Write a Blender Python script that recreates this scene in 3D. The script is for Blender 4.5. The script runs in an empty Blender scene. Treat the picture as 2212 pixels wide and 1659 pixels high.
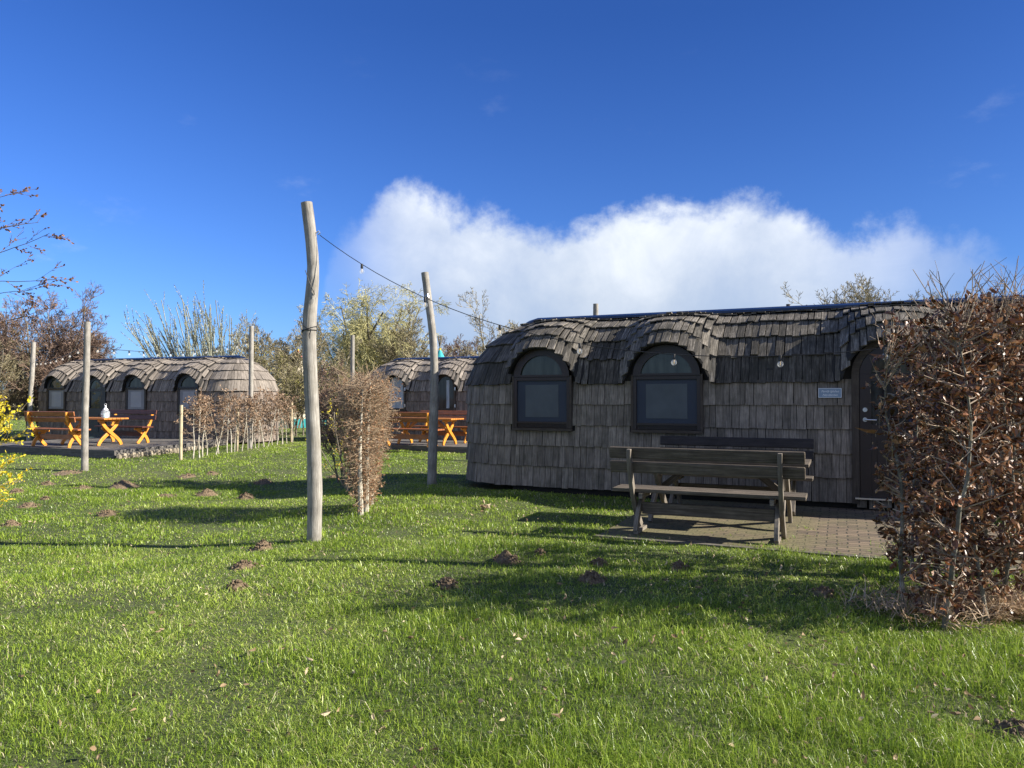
import bpy, math, random
import numpy as np
from mathutils import Vector, Matrix
R = math.radians
rng = np.random.default_rng(7)
random.seed(7)
S = bpy.context.scene
col = S.collection

# ------------------------------------------------------------------ camera
CAMH = 1.5
cam_d = bpy.data.cameras.new('camera'); cam = bpy.data.objects.new('camera', cam_d); col.objects.link(cam)
cam.location = (0, 0, CAMH); cam.rotation_euler = (R(90 + 1.09), 0, 0)
cam_d.sensor_width = 36; cam_d.lens = 26; cam_d.clip_end = 2000; cam_d.clip_start = 0.05
S.camera = cam
# ------------------------------------------------------------------ light
SUN_EL, SUN_AZ = 29.0, -8.0     # azimuth measured from +X towards +Y
sd = Vector((math.cos(R(SUN_EL)) * math.cos(R(SUN_AZ)), math.cos(R(SUN_EL)) * math.sin(R(SUN_AZ)), math.sin(R(SUN_EL))))
sun_d = bpy.data.lights.new('sun', 'SUN'); sun = bpy.data.objects.new('sun', sun_d); col.objects.link(sun)
sun.rotation_euler = sd.to_track_quat('Z', 'Y').to_euler()
sun_d.energy = 5.0; sun_d.angle = R(0.5); sun_d.color = (1.0, 0.93, 0.82)
S.view_settings.view_transform = 'Standard'; S.view_settings.look = 'None'
S.view_settings.exposure = 1.2; S.view_settings.gamma = 1

# ---- world: Nishita sky with a cloud bank fixed to compass directions
W = bpy.data.worlds.new('World'); S.world = W; W.use_nodes = True
nt = W.node_tree; nt.nodes.clear()
def N(t, **k):
    n = nt.nodes.new(t)
    for a, b in k.items(): setattr(n, a, b)
    return n
def lk(a, b): nt.links.new(a, b)
def M(op, a, b=None, c=None, clamp=False):
    n = N('ShaderNodeMath', operation=op); n.use_clamp = clamp
    for i, v in enumerate((a, b, c)):
        if v is None: continue
        if isinstance(v, (int, float)): n.inputs[i].default_value = v
        else: lk(v, n.inputs[i])
    return n.outputs[0]
sky = N('ShaderNodeTexSky', sky_type='NISHITA'); sky.sun_disc = False
sky.sun_elevation = R(SUN_EL); sky.sun_rotation = R(90 - SUN_AZ)
sky.air_density = 1.15; sky.dust_density = 0.25; sky.ozone_density = 3.2
tc = N('ShaderNodeTexCoord'); sx = N('ShaderNodeSeparateXYZ'); lk(tc.outputs['Generated'], sx.inputs[0])
az = M('ARCTAN2', sx.outputs[0], sx.outputs[1]); el = M('ARCSINE', sx.outputs[2])
azd = M('MULTIPLY', az, 57.29578); eld = M('MULTIPLY', el, 57.29578)
def noise(scale, detail, rough, sc=(1, 1, 1), loc=(0, 0, 0), dist=0.0):
    mp = N('ShaderNodeMapping'); mp.inputs['Scale'].default_value = sc; mp.inputs['Location'].default_value = loc
    lk(tc.outputs['Generated'], mp.inputs[0])
    n = N('ShaderNodeTexNoise'); n.inputs['Scale'].default_value = scale; n.inputs['Detail'].default_value = detail
    n.inputs['Roughness'].default_value = rough; n.inputs['Distortion'].default_value = dist
    lk(mp.outputs[0], n.inputs[0]); return n.outputs[0]
def pix(x, y):   # angle pair (azimuth, elevation) in degrees of a measured sight line
    a = math.atan((x - 1106) / 1598); e = math.atan((860 - y) / 1598 * math.cos(a)); return math.degrees(a), math.degrees(e)
def curve(pts, src, lo, hi):
    mr = N('ShaderNodeMapRange'); lk(src, mr.inputs[0]); mr.inputs[1].default_value = lo; mr.inputs[2].default_value = hi
    fc = N('ShaderNodeFloatCurve'); lk(mr.outputs[0], fc.inputs[1]); c = fc.mapping.curves[0]
    pts = sorted(((a - lo) / (hi - lo), e) for a, e in pts)
    c.points[0].location = pts[0]; c.points[1].location = pts[-1]
    for p in pts[1:-1]: c.points.new(*p)
    fc.mapping.update(); return fc.outputs[0]
top = [(640, 860), (690, 640), (725, 500), (770, 470), (820, 425), (870, 405), (930, 398), (1010, 410), (1090, 440), (1200, 455), (1290, 450), (1370, 435), (1440, 412), (1560, 395), (1650, 398), (1710, 425), (1770, 480), (1860, 508), (2000, 515), (2150, 530), (2250, 560), (2350, 600), (2500, 700), (2700, 860)]
tp = curve([(pix(x, y)[0], pix(x, y)[1] / 20) for x, y in top], azd, -20, 46)
n1 = noise(5.5, 9, 0.56, dist=0.25); n2 = noise(16, 8, 0.65, loc=(3, 1, 2)); n3 = noise(2.6, 4, 0.5, loc=(5, 3, 1))
rag = M('ADD', M('MULTIPLY', M('SUBTRACT', n1, 0.5), 8.0), M('MULTIPLY', M('SUBTRACT', n2, 0.5), 4.5))
ed = M('ADD', M('SUBTRACT', M('MULTIPLY', tp, 20), eld), rag)
edge = N('ShaderNodeMapRange', interpolation_type='SMOOTHSTEP'); lk(ed, edge.inputs[0]); edge.inputs[1].default_value = -0.3; edge.inputs[2].default_value = 2.0
# body thins towards the horizon on both flanks
lowf = N('ShaderNodeMapRange', interpolation_type='SMOOTHSTEP'); lk(M('ADD', eld, M('MULTIPLY', M('SUBTRACT', n3, 0.5), 10)), lowf.inputs[0])
lowf.inputs[1].default_value = -1.0; lowf.inputs[2].default_value = 8.0; lowf.inputs[3].default_value = 0.62; lowf.inputs[4].default_value = 1.0
side = curve([(-20, 0), (-14, 0.16), (-10, 0.62), (-6, 0.93), (0, 1), (16, 1), (20, 0.95), (24, 0.75), (29, 0.45), (34, 0.2), (39, 0.05), (46, 0)], azd, -20, 46)
wis = noise(7, 8, 0.6, sc=(1, 1, 2.2), loc=(8, 2, 4))
inner = N('ShaderNodeMapRange'); lk(n1, inner.inputs[0]); inner.inputs[1].default_value = 0.3; inner.inputs[2].default_value = 0.6; inner.inputs[3].default_value = 0.84; inner.inputs[4].default_value = 1.0
dens = M('MULTIPLY', M('MULTIPLY', edge.outputs[0], inner.outputs[0]), M('MULTIPLY', lowf.outputs[0], side))
# thin scattered wisps low on the left and high up
ws = N('ShaderNodeMapRange', interpolation_type='SMOOTHSTEP'); lk(wis, ws.inputs[0]); ws.inputs[1].default_value = 0.6; ws.inputs[2].default_value = 0.8
lowband = curve([(-90, 0), (0, 0.25), (1.5, 0.7), (7, 0.75), (10, 0.15), (17, 0.12), (24, 0.04), (30, 0.0), (90, 0)], eld, -90, 90)
dens = M('MAXIMUM', dens, M('MULTIPLY', ws.outputs[0], lowband), clamp=True)
# unseen broken cloud added behind the camera and to the sides, neutral fill light
ab = M('ABSOLUTE', azd); bk = N('ShaderNodeMapRange', interpolation_type='SMOOTHSTEP'); lk(ab, bk.inputs[0]); bk.inputs[1].default_value = 62; bk.inputs[2].default_value = 105
bn = N('ShaderNodeMapRange', interpolation_type='SMOOTHSTEP'); lk(n3, bn.inputs[0]); bn.inputs[1].default_value = 0.36; bn.inputs[2].default_value = 0.52
be = curve([(-90, 0), (-2, 0.45), (0, 0.5), (40, 0.5), (58, 0.1), (90, 0)], eld, -90, 90)
dens = M('MAXIMUM', dens, M('MULTIPLY', M('MULTIPLY', bk.outputs[0], bn.outputs[0]), be), clamp=True)
shade = N('ShaderNodeMapRange', interpolation_type='SMOOTHSTEP'); lk(M('ADD', eld, M('MULTIPLY', M('SUBTRACT', n1, 0.5), 16)), shade.inputs[0]); shade.inputs[1].default_value = 3.0; shade.inputs[2].default_value = 16
n4 = noise(9, 9, 0.6, loc=(1, 7, 2), dist=0.6)
bil = N('ShaderNodeMapRange'); lk(n4, bil.inputs[0]); bil.inputs[1].default_value = 0.32; bil.inputs[2].default_value = 0.62; bil.inputs[3].default_value = 0.55; bil.inputs[4].default_value = 1.05
shm = M('MULTIPLY', shade.outputs[0], bil.outputs[0], clamp=True)
cc = N('ShaderNodeMix', data_type='RGBA'); lk(shm, cc.inputs[0]); cc.inputs[6].default_value = (0.42, 0.51, 0.66, 1); cc.inputs[7].default_value = (0.86, 0.90, 0.95, 1)
# deep clear-air blue: colour balance of the sky by height and by distance from the sun
ef = N('ShaderNodeMapRange'); lk(eld, ef.inputs[0]); ef.inputs[1].default_value = 5; ef.inputs[2].default_value = 27
tn = N('ShaderNodeMix', data_type='RGBA'); lk(ef.outputs[0], tn.inputs[0]); tn.inputs[6].default_value = (0.45, 0.74, 1.42, 1); tn.inputs[7].default_value = (0.265, 0.525, 1.12, 1)
af = N('ShaderNodeMapRange', interpolation_type='SMOOTHSTEP'); lk(azd, af.inputs[0]); af.inputs[1].default_value = -35; af.inputs[2].default_value = 40; af.inputs[3].default_value = 0.98; af.inputs[4].default_value = 0.68
tv = N('ShaderNodeVectorMath', operation='MULTIPLY'); lk(sky.outputs[0], tv.inputs[0]); lk(tn.outputs[2], tv.inputs[1])
hs = N('ShaderNodeVectorMath', operation='SCALE'); lk(tv.outputs[0], hs.inputs[0]); lk(af.outputs[0], hs.inputs['Scale'])
b1 = N('ShaderNodeBackground'); lk(hs.outputs[0], b1.inputs[0]); b1.inputs[1].default_value = 0.064
b2 = N('ShaderNodeBackground'); lk(cc.outputs[2], b2.inputs[0]); b2.inputs[1].default_value = 0.53
ms = N('ShaderNodeMixShader'); lk(dens, ms.inputs[0]); lk(b1.outputs[0], ms.inputs[1]); lk(b2.outputs[0], ms.inputs[2])
wo = N('ShaderNodeOutputWorld'); lk(ms.outputs[0], wo.inputs[0])

# ------------------------------------------------------------------ helpers
def gp(x, y, h=0.0):
    """point on the plane z=h seen on a measured sight line (survey of the photograph)"""
    D = (CAMH - h) * 1598 / (y - 860.0)
    for k in range(6): hh_ = h + float(gz((x - 1106) / 1598 * D, D)); D = 0.5 * D + 0.5 * (CAMH - hh_) * 1598 / (y - 860.0)
    return Vector(((x - 1106) / 1598 * D, D, hh_))

class NM:
    def __init__(s): s.V = []; s.F = []; s.U = []; s.Rn = []; s.n = 0
    def add(s, v, f, uv=None, rnd=None):
        v = np.asarray(v, float).reshape(-1, 3); f = np.asarray(f, int)
        m, k = f.shape
        s.V.append(v); s.F.append(f + s.n); s.n += len(v)
        if uv is None: uv = v[f][:, :, [0, 2]]
        s.U.append(np.asarray(uv, float).reshape(m, k, 2))
        if rnd is None: rnd = random.random()
        s.Rn.append(np.full(m, rnd) if np.isscalar(rnd) else np.asarray(rnd, float))
    def build(s, name, mat, parent=None, smooth=False, bevel=0):
        me = bpy.data.meshes.new(name)
        V = np.concatenate(s.V)
        fl = np.concatenate([f.ravel() for f in s.F]); tot = np.concatenate([np.full(len(f), f.shape[1]) for f in s.F])
        me.vertices.add(len(V)); me.vertices.foreach_set('co', V.ravel())
        me.loops.add(len(fl)); me.loops.foreach_set('vertex_index', fl.astype(np.int32))
        me.polygons.add(len(tot)); st = np.concatenate([[0], np.cumsum(tot)[:-1]])
        me.polygons.foreach_set('loop_start', st.astype(np.int32)); me.polygons.foreach_set('loop_total', tot.astype(np.int32))
        me.polygons.foreach_set('use_smooth', np.full(len(tot), smooth))
        uvl = me.uv_layers.new(name='UVMap'); uvl.data.foreach_set('uv', np.concatenate([u.reshape(-1, 2) for u in s.U]).ravel().astype(np.float32))
        at = me.attributes.new('rnd', 'FLOAT', 'FACE'); at.data.foreach_set('value', np.concatenate(s.Rn).astype(np.float32))
        me.update(calc_edges=True); me.validate()
        me.materials.append(mat)
        o = bpy.data.objects.new(name, me); col.objects.link(o)
        if parent: o.parent = parent
        if bevel:
            b = o.modifiers.new('bevel', 'BEVEL'); b.width = bevel; b.segments = 2; b.limit_method = 'ANGLE'; b.angle_limit = R(40)
        return o

HF = np.array([[0, 1, 3, 2], [4, 6, 7, 5], [0, 4, 5, 1], [2, 3, 7, 6], [0, 2, 6, 4], [1, 5, 7, 3]])
# corner index = i*4+j*2+k, i along A, j along B, k along C
def hexes(nm, C, rnd=None):
    """C: (n,8,3) corners"""
    C = np.asarray(C, float); n = len(C)
    f = (HF[None] + (np.arange(n) * 8)[:, None, None]).reshape(-1, 4)
    la = np.linalg.norm(C[:, 4] - C[:, 0], axis=1); lb = np.linalg.norm(C[:, 2] - C[:, 0], axis=1); lc = np.linalg.norm(C[:, 1] - C[:, 0], axis=1)
    off = rng.random((n, 2)) * 40
    uv = np.zeros((n, 6, 4, 2))
    for fi in range(6):
        for k in range(4):
            c = HF[fi, k]; i, j, q = c >> 2, (c >> 1) & 1, c & 1
            if fi < 2: uv[:, fi, k, 0] = j * lb; uv[:, fi, k, 1] = q * lc
            else: uv[:, fi, k, 0] = i * la; uv[:, fi, k, 1] = j * lb + q * lc
    uv += off[:, None, None, :]
    r = rng.random(n) if rnd is None else np.broadcast_to(rnd, (n,))
    nm.add(C.reshape(-1, 3), f, uv.reshape(-1, 4, 2), np.repeat(r, 6))
def bar(nm, o, A, B, C, rnd=None):
    o, A, B, C = (np.array(v, float) for v in (o, A, B, C))
    if np.dot(np.cross(A, B), C) < 0: o = o + C; C = -C
    cs = [o + i * A + j * B + k * C for i in (0, 1) for j in (0, 1) for k in (0, 1)]
    hexes(nm, [cs], rnd)
def box(nm, x0, x1, y0, y1, z0, z1, long='x', rnd=None):
    A, B, C = (x1 - x0, 0, 0), (0, y1 - y0, 0), (0, 0, z1 - z0)
    o = (x0, y0, z0)
    if long == 'x': bar(nm, o, A, B, C, rnd)
    elif long == 'y': bar(nm, o, B, A, C, rnd)
    else: bar(nm, o, C, A, B, rnd)
def tube(nm, pts, rad, sides=8, caps=True, rnd=None):
    P = [Vector(p) for p in pts]; n = len(P)
    rad = [rad] * n if np.isscalar(rad) else rad
    t0 = (P[1] - P[0]).normalized(); a = t0.orthogonal().normalized()
    if abs(t0.z) > 0.8: a = (Vector((1, 0, 0)) - t0 * t0.x).normalized()
    V = []; L = 0; UV = []
    for i in range(n):
        t = ((P[min(i + 1, n - 1)] - P[max(i - 1, 0)])).normalized()
        a = (a - t * a.dot(t)).normalized(); b = t.cross(a)
        if i: L += (P[i] - P[i - 1]).length
        for s in range(sides):
            an = 2 * math.pi * s / sides; V.append(P[i] + (a * math.cos(an) + b * math.sin(an)) * rad[i])
        UV.append(L)
    F = []; uv = []
    for i in range(n - 1):
        for s in range(sides):
            s2 = (s + 1) % sides; F.append([i * sides + s, i * sides + s2, (i + 1) * sides + s2, (i + 1) * sides + s])
            w = 2 * math.pi * rad[i] / sides
            uv.append([(UV[i], s * w), (UV[i], (s + 1) * w), (UV[i + 1], (s + 1) * w), (UV[i + 1], s * w)])
    rr = random.random() if rnd is None else rnd
    base = nm.n
    nm.add([tuple(v) for v in V], F, uv, rr)
    if caps:
        for i0, rev in ((0, True), ((n - 1) * sides, False)):
            ring = [V[i0 + s] for s in range(sides)]
            f = list(range(sides)); f = f[::-1] if rev else f
            nm.add([tuple(v) for v in ring], [f], [[(v.x, v.y) for v in (ring[k] for k in f)]], rr)
def lathe(nm, prof, c=(0, 0, 0), sides=16, rnd=0.5):
    V = []; F = []
    for r_, z in prof:
        for s in range(sides):
            a = 2 * math.pi * s / sides; V.append((c[0] + r_ * math.cos(a), c[1] + r_ * math.sin(a), c[2] + z))
    for i in range(len(prof) - 1):
        for s in range(sides):
            s2 = (s + 1) % sides; F.append([i * sides + s, i * sides + s2, (i + 1) * sides + s2, (i + 1) * sides + s])
    nm.add(V, F, None, rnd)
def segs_mesh(nm, sg, sides=3, rmin=0.0):
    """sg: list of (p0,p1,r0,r1); vectorised loose prisms"""
    if not len(sg): return
    P0 = np.array([s[0][:] for s in sg]); P1 = np.array([s[1][:] for s in sg]); r0 = np.maximum([s[2] for s in sg], rmin); r1 = np.maximum([s[3] for s in sg], rmin)
    t = P1 - P0; L = np.linalg.norm(t, axis=1, keepdims=True); t = t / np.maximum(L, 1e-6)
    ref = np.where(np.abs(t[:, 2:3]) < 0.9, np.array([[0, 0, 1.0]]), np.array([[1.0, 0, 0]]))
    a = np.cross(t, ref); a /= np.linalg.norm(a, axis=1, keepdims=True); b = np.cross(t, a)
    n = len(P0); V = np.zeros((n, 2 * sides, 3))
    P1 = P1 + t * r1[:, None] * 0.4
    for s in range(sides):
        an = 2 * math.pi * s / sides; d = a * math.cos(an) + b * math.sin(an)
        V[:, s] = P0 + d * r0[:, None]; V[:, sides + s] = P1 + d * r1[:, None]
    F = np.array([[s, (s + 1) % sides, sides + (s + 1) % sides, sides + s] for s in range(sides)])
    f = (F[None] + (np.arange(n) * 2 * sides)[:, None, None]).reshape(-1, 4)
    u = np.zeros((n, sides, 4, 2)); u[:, :, 2:, 0] = L[:, :, None]; u[:, :, 1:3, 1] = 0.03; u += rng.random((n, 1, 1, 2)) * 20
    nm.add(V.reshape(-1, 3), f, u.reshape(-1, 4, 2), np.repeat(rng.random(n), sides))
def leaves(nm, P, size, curl=0.5, fold=0.35, width=0.55, dirs=None, droop=0.0):
    P = np.asarray(P, float); n = len(P)
    if not n: return
    if dirs is None: dirs = rng.normal(size=(n, 3))
    d = dirs + 0; d[:, 2] -= droop; d /= np.linalg.norm(d, axis=1, keepdims=True)
    w = np.cross(d, rng.normal(size=(n, 3))); w /= np.linalg.norm(w, axis=1, keepdims=True); nn = np.cross(d, w)
    sz = size * rng.uniform(0.6, 1.25, n); cu = curl * rng.normal(0.6, 0.8, n); fo = fold * rng.uniform(0.2, 1.6, n)
    ts = [0, 0.3, 0.65, 1.0]; ws = [0.03, 0.5, 0.4, 0.02]
    V = np.zeros((n, 12, 3))
    for i, (t, wd) in enumerate(zip(ts, ws)):
        bend = cu * t * t
        c = P + d * (sz * t * (1 - 0.3 * np.abs(bend)))[:, None] + nn * (sz * bend * 0.5)[:, None]
        ww = wd * width * sz
        V[:, i * 3 + 1] = c
        V[:, i * 3] = c - w * ww[:, None] + nn * (ww * fo)[:, None]
        V[:, i * 3 + 2] = c + w * ww[:, None] + nn * (ww * fo)[:, None]
    F = []
    for i in range(3):
        for j in range(2): a = i * 3 + j; F.append([a, a + 1, a + 4, a + 3])
    F = np.array(F); f = (F[None] + (np.arange(n) * 12)[:, None, None]).reshape(-1, 4)
    uvt = np.array([[(i * 3 + j) // 3, (i * 3 + j) % 3] for i in range(4) for j in range(3)], float)
    uv = np.broadcast_to(uvt[F][None], (n, 6, 4, 2)).reshape(-1, 4, 2)
    nm.add(V.reshape(-1, 3), f, uv, np.repeat(rng.random(n), 6))

def tag(o, label, cat, group=None, kind=None):
    o['label'] = label
    if cat: o['category'] = cat
    if group: o['group'] = group
    if kind: o['kind'] = kind
    return o
def thing(name, label, cat, loc=(0, 0, 0), rz=0, group=None):
    o = bpy.data.objects.new(name, None); col.objects.link(o); o.location = loc; o.rotation_euler = (0, 0, rz); o.empty_display_size = 0.2
    return tag(o, label, cat, group)
def copy_tree(o, parent=None):
    c = o.copy(); col.objects.link(c); c.parent = parent
    for ch in list(o.children): copy_tree(ch, c)
    return c

def hsh(ix, iy, s): 
    h = np.sin(ix * 127.1 + iy * 311.7 + s * 74.7) * 43758.5453; return h - np.floor(h)
def vn(x, y, sc, s=0):
    x = np.asarray(x, float) * sc; y = np.asarray(y, float) * sc
    ix, iy = np.floor(x), np.floor(y); fx, fy = x - ix, y - iy; fx = fx * fx * (3 - 2 * fx); fy = fy * fy * (3 - 2 * fy)
    return (hsh(ix, iy, s) * (1 - fx) + hsh(ix + 1, iy, s) * fx) * (1 - fy) + (hsh(ix, iy + 1, s) * (1 - fx) + hsh(ix + 1, iy + 1, s) * fx) * fy
def gz(x, y):
    x = np.asarray(x, float); y = np.asarray(y, float); h = (vn(x, y, 0.45, 1) - 0.5) * 0.07 + (vn(x, y, 1.7, 2) - 0.5) * 0.03
    sm = lambda v: np.clip(v, 0, 1) ** 2 * (3 - 2 * np.clip(v, 0, 1)); h = h - 0.16 * sm((-1.2 - x) / 3.0) * sm((y - 5.5) / 3) * sm((17.5 - y) / 4.0)   # shallow hollow on the left
    a = 0.9135 * (x + 0.018) - 0.4067 * (y - 11.934); b = 0.4067 * (x + 0.018) + 0.9135 * (y - 11.934)   # level under the patio
    f = np.clip(np.maximum(np.maximum(2.5 - a, a - 6.6), np.maximum(-3.3 - b, b - 0.3)) / 0.8, 0, 1); return h * f

# ------------------------------------------------------------------ materials
def mat(name):
    m = bpy.data.materials.new(name); m.use_nodes = True; t = m.node_tree
    p = t.nodes['Principled BSDF']; return m, t, p
def node(t, ty, ins=None, **k):
    n = t.nodes.new(ty)
    for a, b in k.items(): setattr(n, a, b)
    for a, b in (ins or {}).items():
        if hasattr(b, 'is_linked'): t.links.new(b, n.inputs[a])
        else: n.inputs[a].default_value = b
    return n
def ramp(t, fac, stops):
    r = t.nodes.new('ShaderNodeValToRGB'); t.links.new(fac, r.inputs[0]); e = r.color_ramp.elements
    e[0].position, e[0].color = stops[0][0], (*stops[0][1], 1); e[1].position, e[1].color = stops[-1][0], (*stops[-1][1], 1)
    for p, c in stops[1:-1]:
        q = e.new(p); q.color = (*c, 1)
    return r.outputs[0]
def mixc(t, f, a, b, mode='MIX'):
    n = t.nodes.new('ShaderNodeMix'); n.data_type = 'RGBA'; n.blend_type = mode
    for i, v in ((0, f), (6, a), (7, b)):
        if hasattr(v, 'is_linked'): t.links.new(v, n.inputs[i])
        else: n.inputs[i].default_value = v if i == 0 else (*v, 1)
    return n.outputs[2]
def simple(name, c, rough=0.6, metal=0.0, var=0.15, scale=12, spec=0.5):
    m, t, p = mat(name)
    tcn = node(t, 'ShaderNodeTexCoord'); nz = node(t, 'ShaderNodeTexNoise', {0: tcn.outputs['Object'], 'Scale': scale, 'Detail': 5})
    t.links.new(ramp(t, nz.outputs[0], [(0.3, tuple(v * (1 - var) for v in c)), (0.7, tuple(min(1, v * (1 + var)) for v in c))]), p.inputs['Base Color'])
    p.inputs['Roughness'].default_value = rough; p.inputs['Metallic'].default_value = metal; p.inputs['Specular IOR Level'].default_value = spec
    return m
def wood(name, dark, mid, light, rough=0.8, gs=(3, 60), rv=0.5, bump=0.4, moss=None, spec=0.3):
    """planks with grain along uv.x; face attribute rnd varies whole planks"""
    m, t, p = mat(name)
    uv = node(t, 'ShaderNodeUVMap'); mp = node(t, 'ShaderNodeMapping', {0: uv.outputs[0], 'Scale': (gs[0], gs[1], 1)})
    nz = node(t, 'ShaderNodeTexNoise', {0: mp.outputs[0], 'Scale': 1.0, 'Detail': 6, 'Roughness': 0.65})
    mp2 = node(t, 'ShaderNodeMapping', {0: uv.outputs[0], 'Scale': (6, 9, 1)}); nb = node(t, 'ShaderNodeTexNoise', {0: mp2.outputs[0], 'Scale': 1.0, 'Detail': 4, 'Roughness': 0.6})
    c = ramp(t, nz.outputs[0], [(0.25, dark), (0.5, mid), (0.75, light)])
    at = node(t, 'ShaderNodeAttribute', attribute_name='rnd')
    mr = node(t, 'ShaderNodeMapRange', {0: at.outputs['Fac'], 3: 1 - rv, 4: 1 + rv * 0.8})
    mb = node(t, 'ShaderNodeMapRange', {0: nb.outputs[0], 1: 0.3, 2: 0.7, 3: 0.72, 4: 1.2})
    mu = node(t, 'ShaderNodeMath', {0: mr.outputs[0], 1: mb.outputs[0]}, operation='MULTIPLY')
    vm = node(t, 'ShaderNodeVectorMath', {0: c}, operation='SCALE'); t.links.new(mu.outputs[0], vm.inputs['Scale'])
    cc = vm.outputs[0]
    if moss:
        tcn = node(t, 'ShaderNodeTexCoord'); mn = node(t, 'ShaderNodeTexNoise', {0: tcn.outputs['Object'], 'Scale': 2.2, 'Detail': 7, 'Roughness': 0.7})
        mf = node(t, 'ShaderNodeMapRange', {0: mn.outputs[0], 1: moss[2] if len(moss) > 2 else 0.5, 2: 0.72, 3: 0, 4: moss[1]})
        cc = mixc(t, mf.outputs[0], cc, moss[0])
    t.links.new(cc, p.inputs['Base Color']); p.inputs['Roughness'].default_value = rough; p.inputs['Specular IOR Level'].default_value = spec
    bp = node(t, 'ShaderNodeBump', {'Height': nz.outputs[0], 'Strength': bump, 'Distance': 0.006}); t.links.new(bp.outputs[0], p.inputs['Normal'])
    return m
def leafmat(name, stops, trans=0.3, rough=0.6, spec=0.3):
    m, t, p = mat(name)
    at = node(t, 'ShaderNodeAttribute', attribute_name='rnd'); c = ramp(t, at.outputs['Fac'], stops)
    t.links.new(c, p.inputs['Base Color']); p.inputs['Roughness'].default_value = rough; p.inputs['Specular IOR Level'].default_value = spec
    tr = node(t, 'ShaderNodeBsdfTranslucent', {0: c}); mx = node(t, 'ShaderNodeMixShader', {0: trans, 1: p.outputs[0], 2: tr.outputs[0]})
    t.links.new(mx.outputs[0], t.nodes['Material Output'].inputs[0]); return m

m_shA = wood('shingle_old_dark', (0.075, 0.062, 0.05), (0.19, 0.163, 0.134), (0.31, 0.27, 0.225), gs=(4, 55), rv=0.3, moss=((0.03, 0.035, 0.018), 0.5))
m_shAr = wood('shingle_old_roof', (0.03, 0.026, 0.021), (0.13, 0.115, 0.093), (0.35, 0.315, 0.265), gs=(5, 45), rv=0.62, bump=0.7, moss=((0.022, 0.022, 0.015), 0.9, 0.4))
m_shB = wood('shingle_grey_brown', (0.08, 0.062, 0.05), (0.18, 0.145, 0.12), (0.28, 0.235, 0.2), gs=(4, 40), rv=0.32)
m_shBr = wood('shingle_grey_roof', (0.10, 0.083, 0.066), (0.22, 0.19, 0.158), (0.33, 0.29, 0.25), gs=(4, 40), rv=0.33)
m_body = simple('tar_paper', (0.02, 0.018, 0.016), 0.9)
m_cap = simple('navy_metal', (0.02, 0.035, 0.075), 0.3, 0.6, 0.1)
m_brown = simple('brown_paint', (0.018, 0.010, 0.009), 0.45)
m_navyp = simple('navy_paint', (0.022, 0.026, 0.035), 0.45)
m_trim = wood('grey_trim', (0.035, 0.026, 0.02), (0.06, 0.048, 0.038), (0.09, 0.075, 0.06), rv=0.2)
m_scr = simple('navy_screen_cloth', (0.026, 0.036, 0.056), 0.75, var=0.06, scale=3)
m_scr2 = simple('navy_screen_pale', (0.066, 0.08, 0.09), 0.7, var=0.15, scale=4)
m_scg = simple('grey_screen_cloth', (0.22, 0.22, 0.23), 0.75, var=0.08, scale=3)
m_scg2 = simple('grey_screen_pale', (0.32, 0.32, 0.33), 0.75, var=0.08, scale=3)
def glassy(name, c1, c2, rough=0.06):
    m, t, p = mat(name); tcn = node(t, 'ShaderNodeTexCoord'); mp = node(t, 'ShaderNodeMapping', {0: tcn.outputs['Object'], 'Scale': (9, 1, 1.2)})
    nz = node(t, 'ShaderNodeTexNoise', {0: mp.outputs[0], 'Scale': 1.0, 'Detail': 3})
    t.links.new(ramp(t, nz.outputs[0], [(0.35, c1), (0.65, c2)]), p.inputs['Base Color']); p.inputs['Roughness'].default_value = rough
    p.inputs['Specular IOR Level'].default_value = 0.35; p.inputs['Coat Weight'].default_value = 0.12; p.inputs['Coat Roughness'].default_value = 0.02; return m
m_glass = glassy('dark_window_glass', (0.012, 0.014, 0.016), (0.04, 0.045, 0.045))
m_glassc = glassy('curtained_window_glass', (0.02, 0.025, 0.022), (0.06, 0.07, 0.06))
m_curt = glassy('bright_curtain', (0.22, 0.26, 0.30), (0.42, 0.47, 0.52), 0.4)
m_steel = simple('brushed_steel', (0.62, 0.64, 0.68), 0.28, 0.9, 0.05)
m_pole = wood('bleached_pole', (0.13, 0.118, 0.10), (0.28, 0.26, 0.228), (0.42, 0.40, 0.36), gs=(3.5, 60), rv=0.12, bump=0.8, moss=((0.14, 0.12, 0.075), 0.5))
m_post = wood('pale_post', (0.28, 0.22, 0.13), (0.42, 0.35, 0.23), (0.52, 0.45, 0.32), rv=0.15)
m_bench = wood('weathered_bench', (0.038, 0.03, 0.023), (0.095, 0.077, 0.058), (0.19, 0.162, 0.128), gs=(2, 70), rv=0.25, bump=0.6, moss=((0.06, 0.055, 0.03), 0.35))
m_benchd = wood('dark_stained_bench', (0.012, 0.011, 0.012), (0.026, 0.023, 0.024), (0.045, 0.04, 0.038), gs=(2, 70), rv=0.2)
m_benchl = wood('weathered_leg', (0.10, 0.085, 0.065), (0.18, 0.155, 0.125), (0.28, 0.25, 0.21), gs=(2, 50), rv=0.15, bump=0.5)
m_orl = wood('orange_varnish', (0.55, 0.20, 0.02), (0.68, 0.27, 0.03), (0.76, 0.34, 0.05), rough=0.4, gs=(2, 30), rv=0.1, bump=0.05, spec=0.5)
m_ors = wood('red_brown_varnish', (0.20, 0.065, 0.02), (0.30, 0.10, 0.03), (0.40, 0.14, 0.04), rough=0.4, gs=(2, 30), rv=0.15, bump=0.05, spec=0.5)
m_ort = wood('orange_tabletop', (0.36, 0.13, 0.025), (0.50, 0.19, 0.035), (0.62, 0.26, 0.05), rough=0.4, gs=(2, 30), rv=0.18, bump=0.1, spec=0.5)
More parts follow.
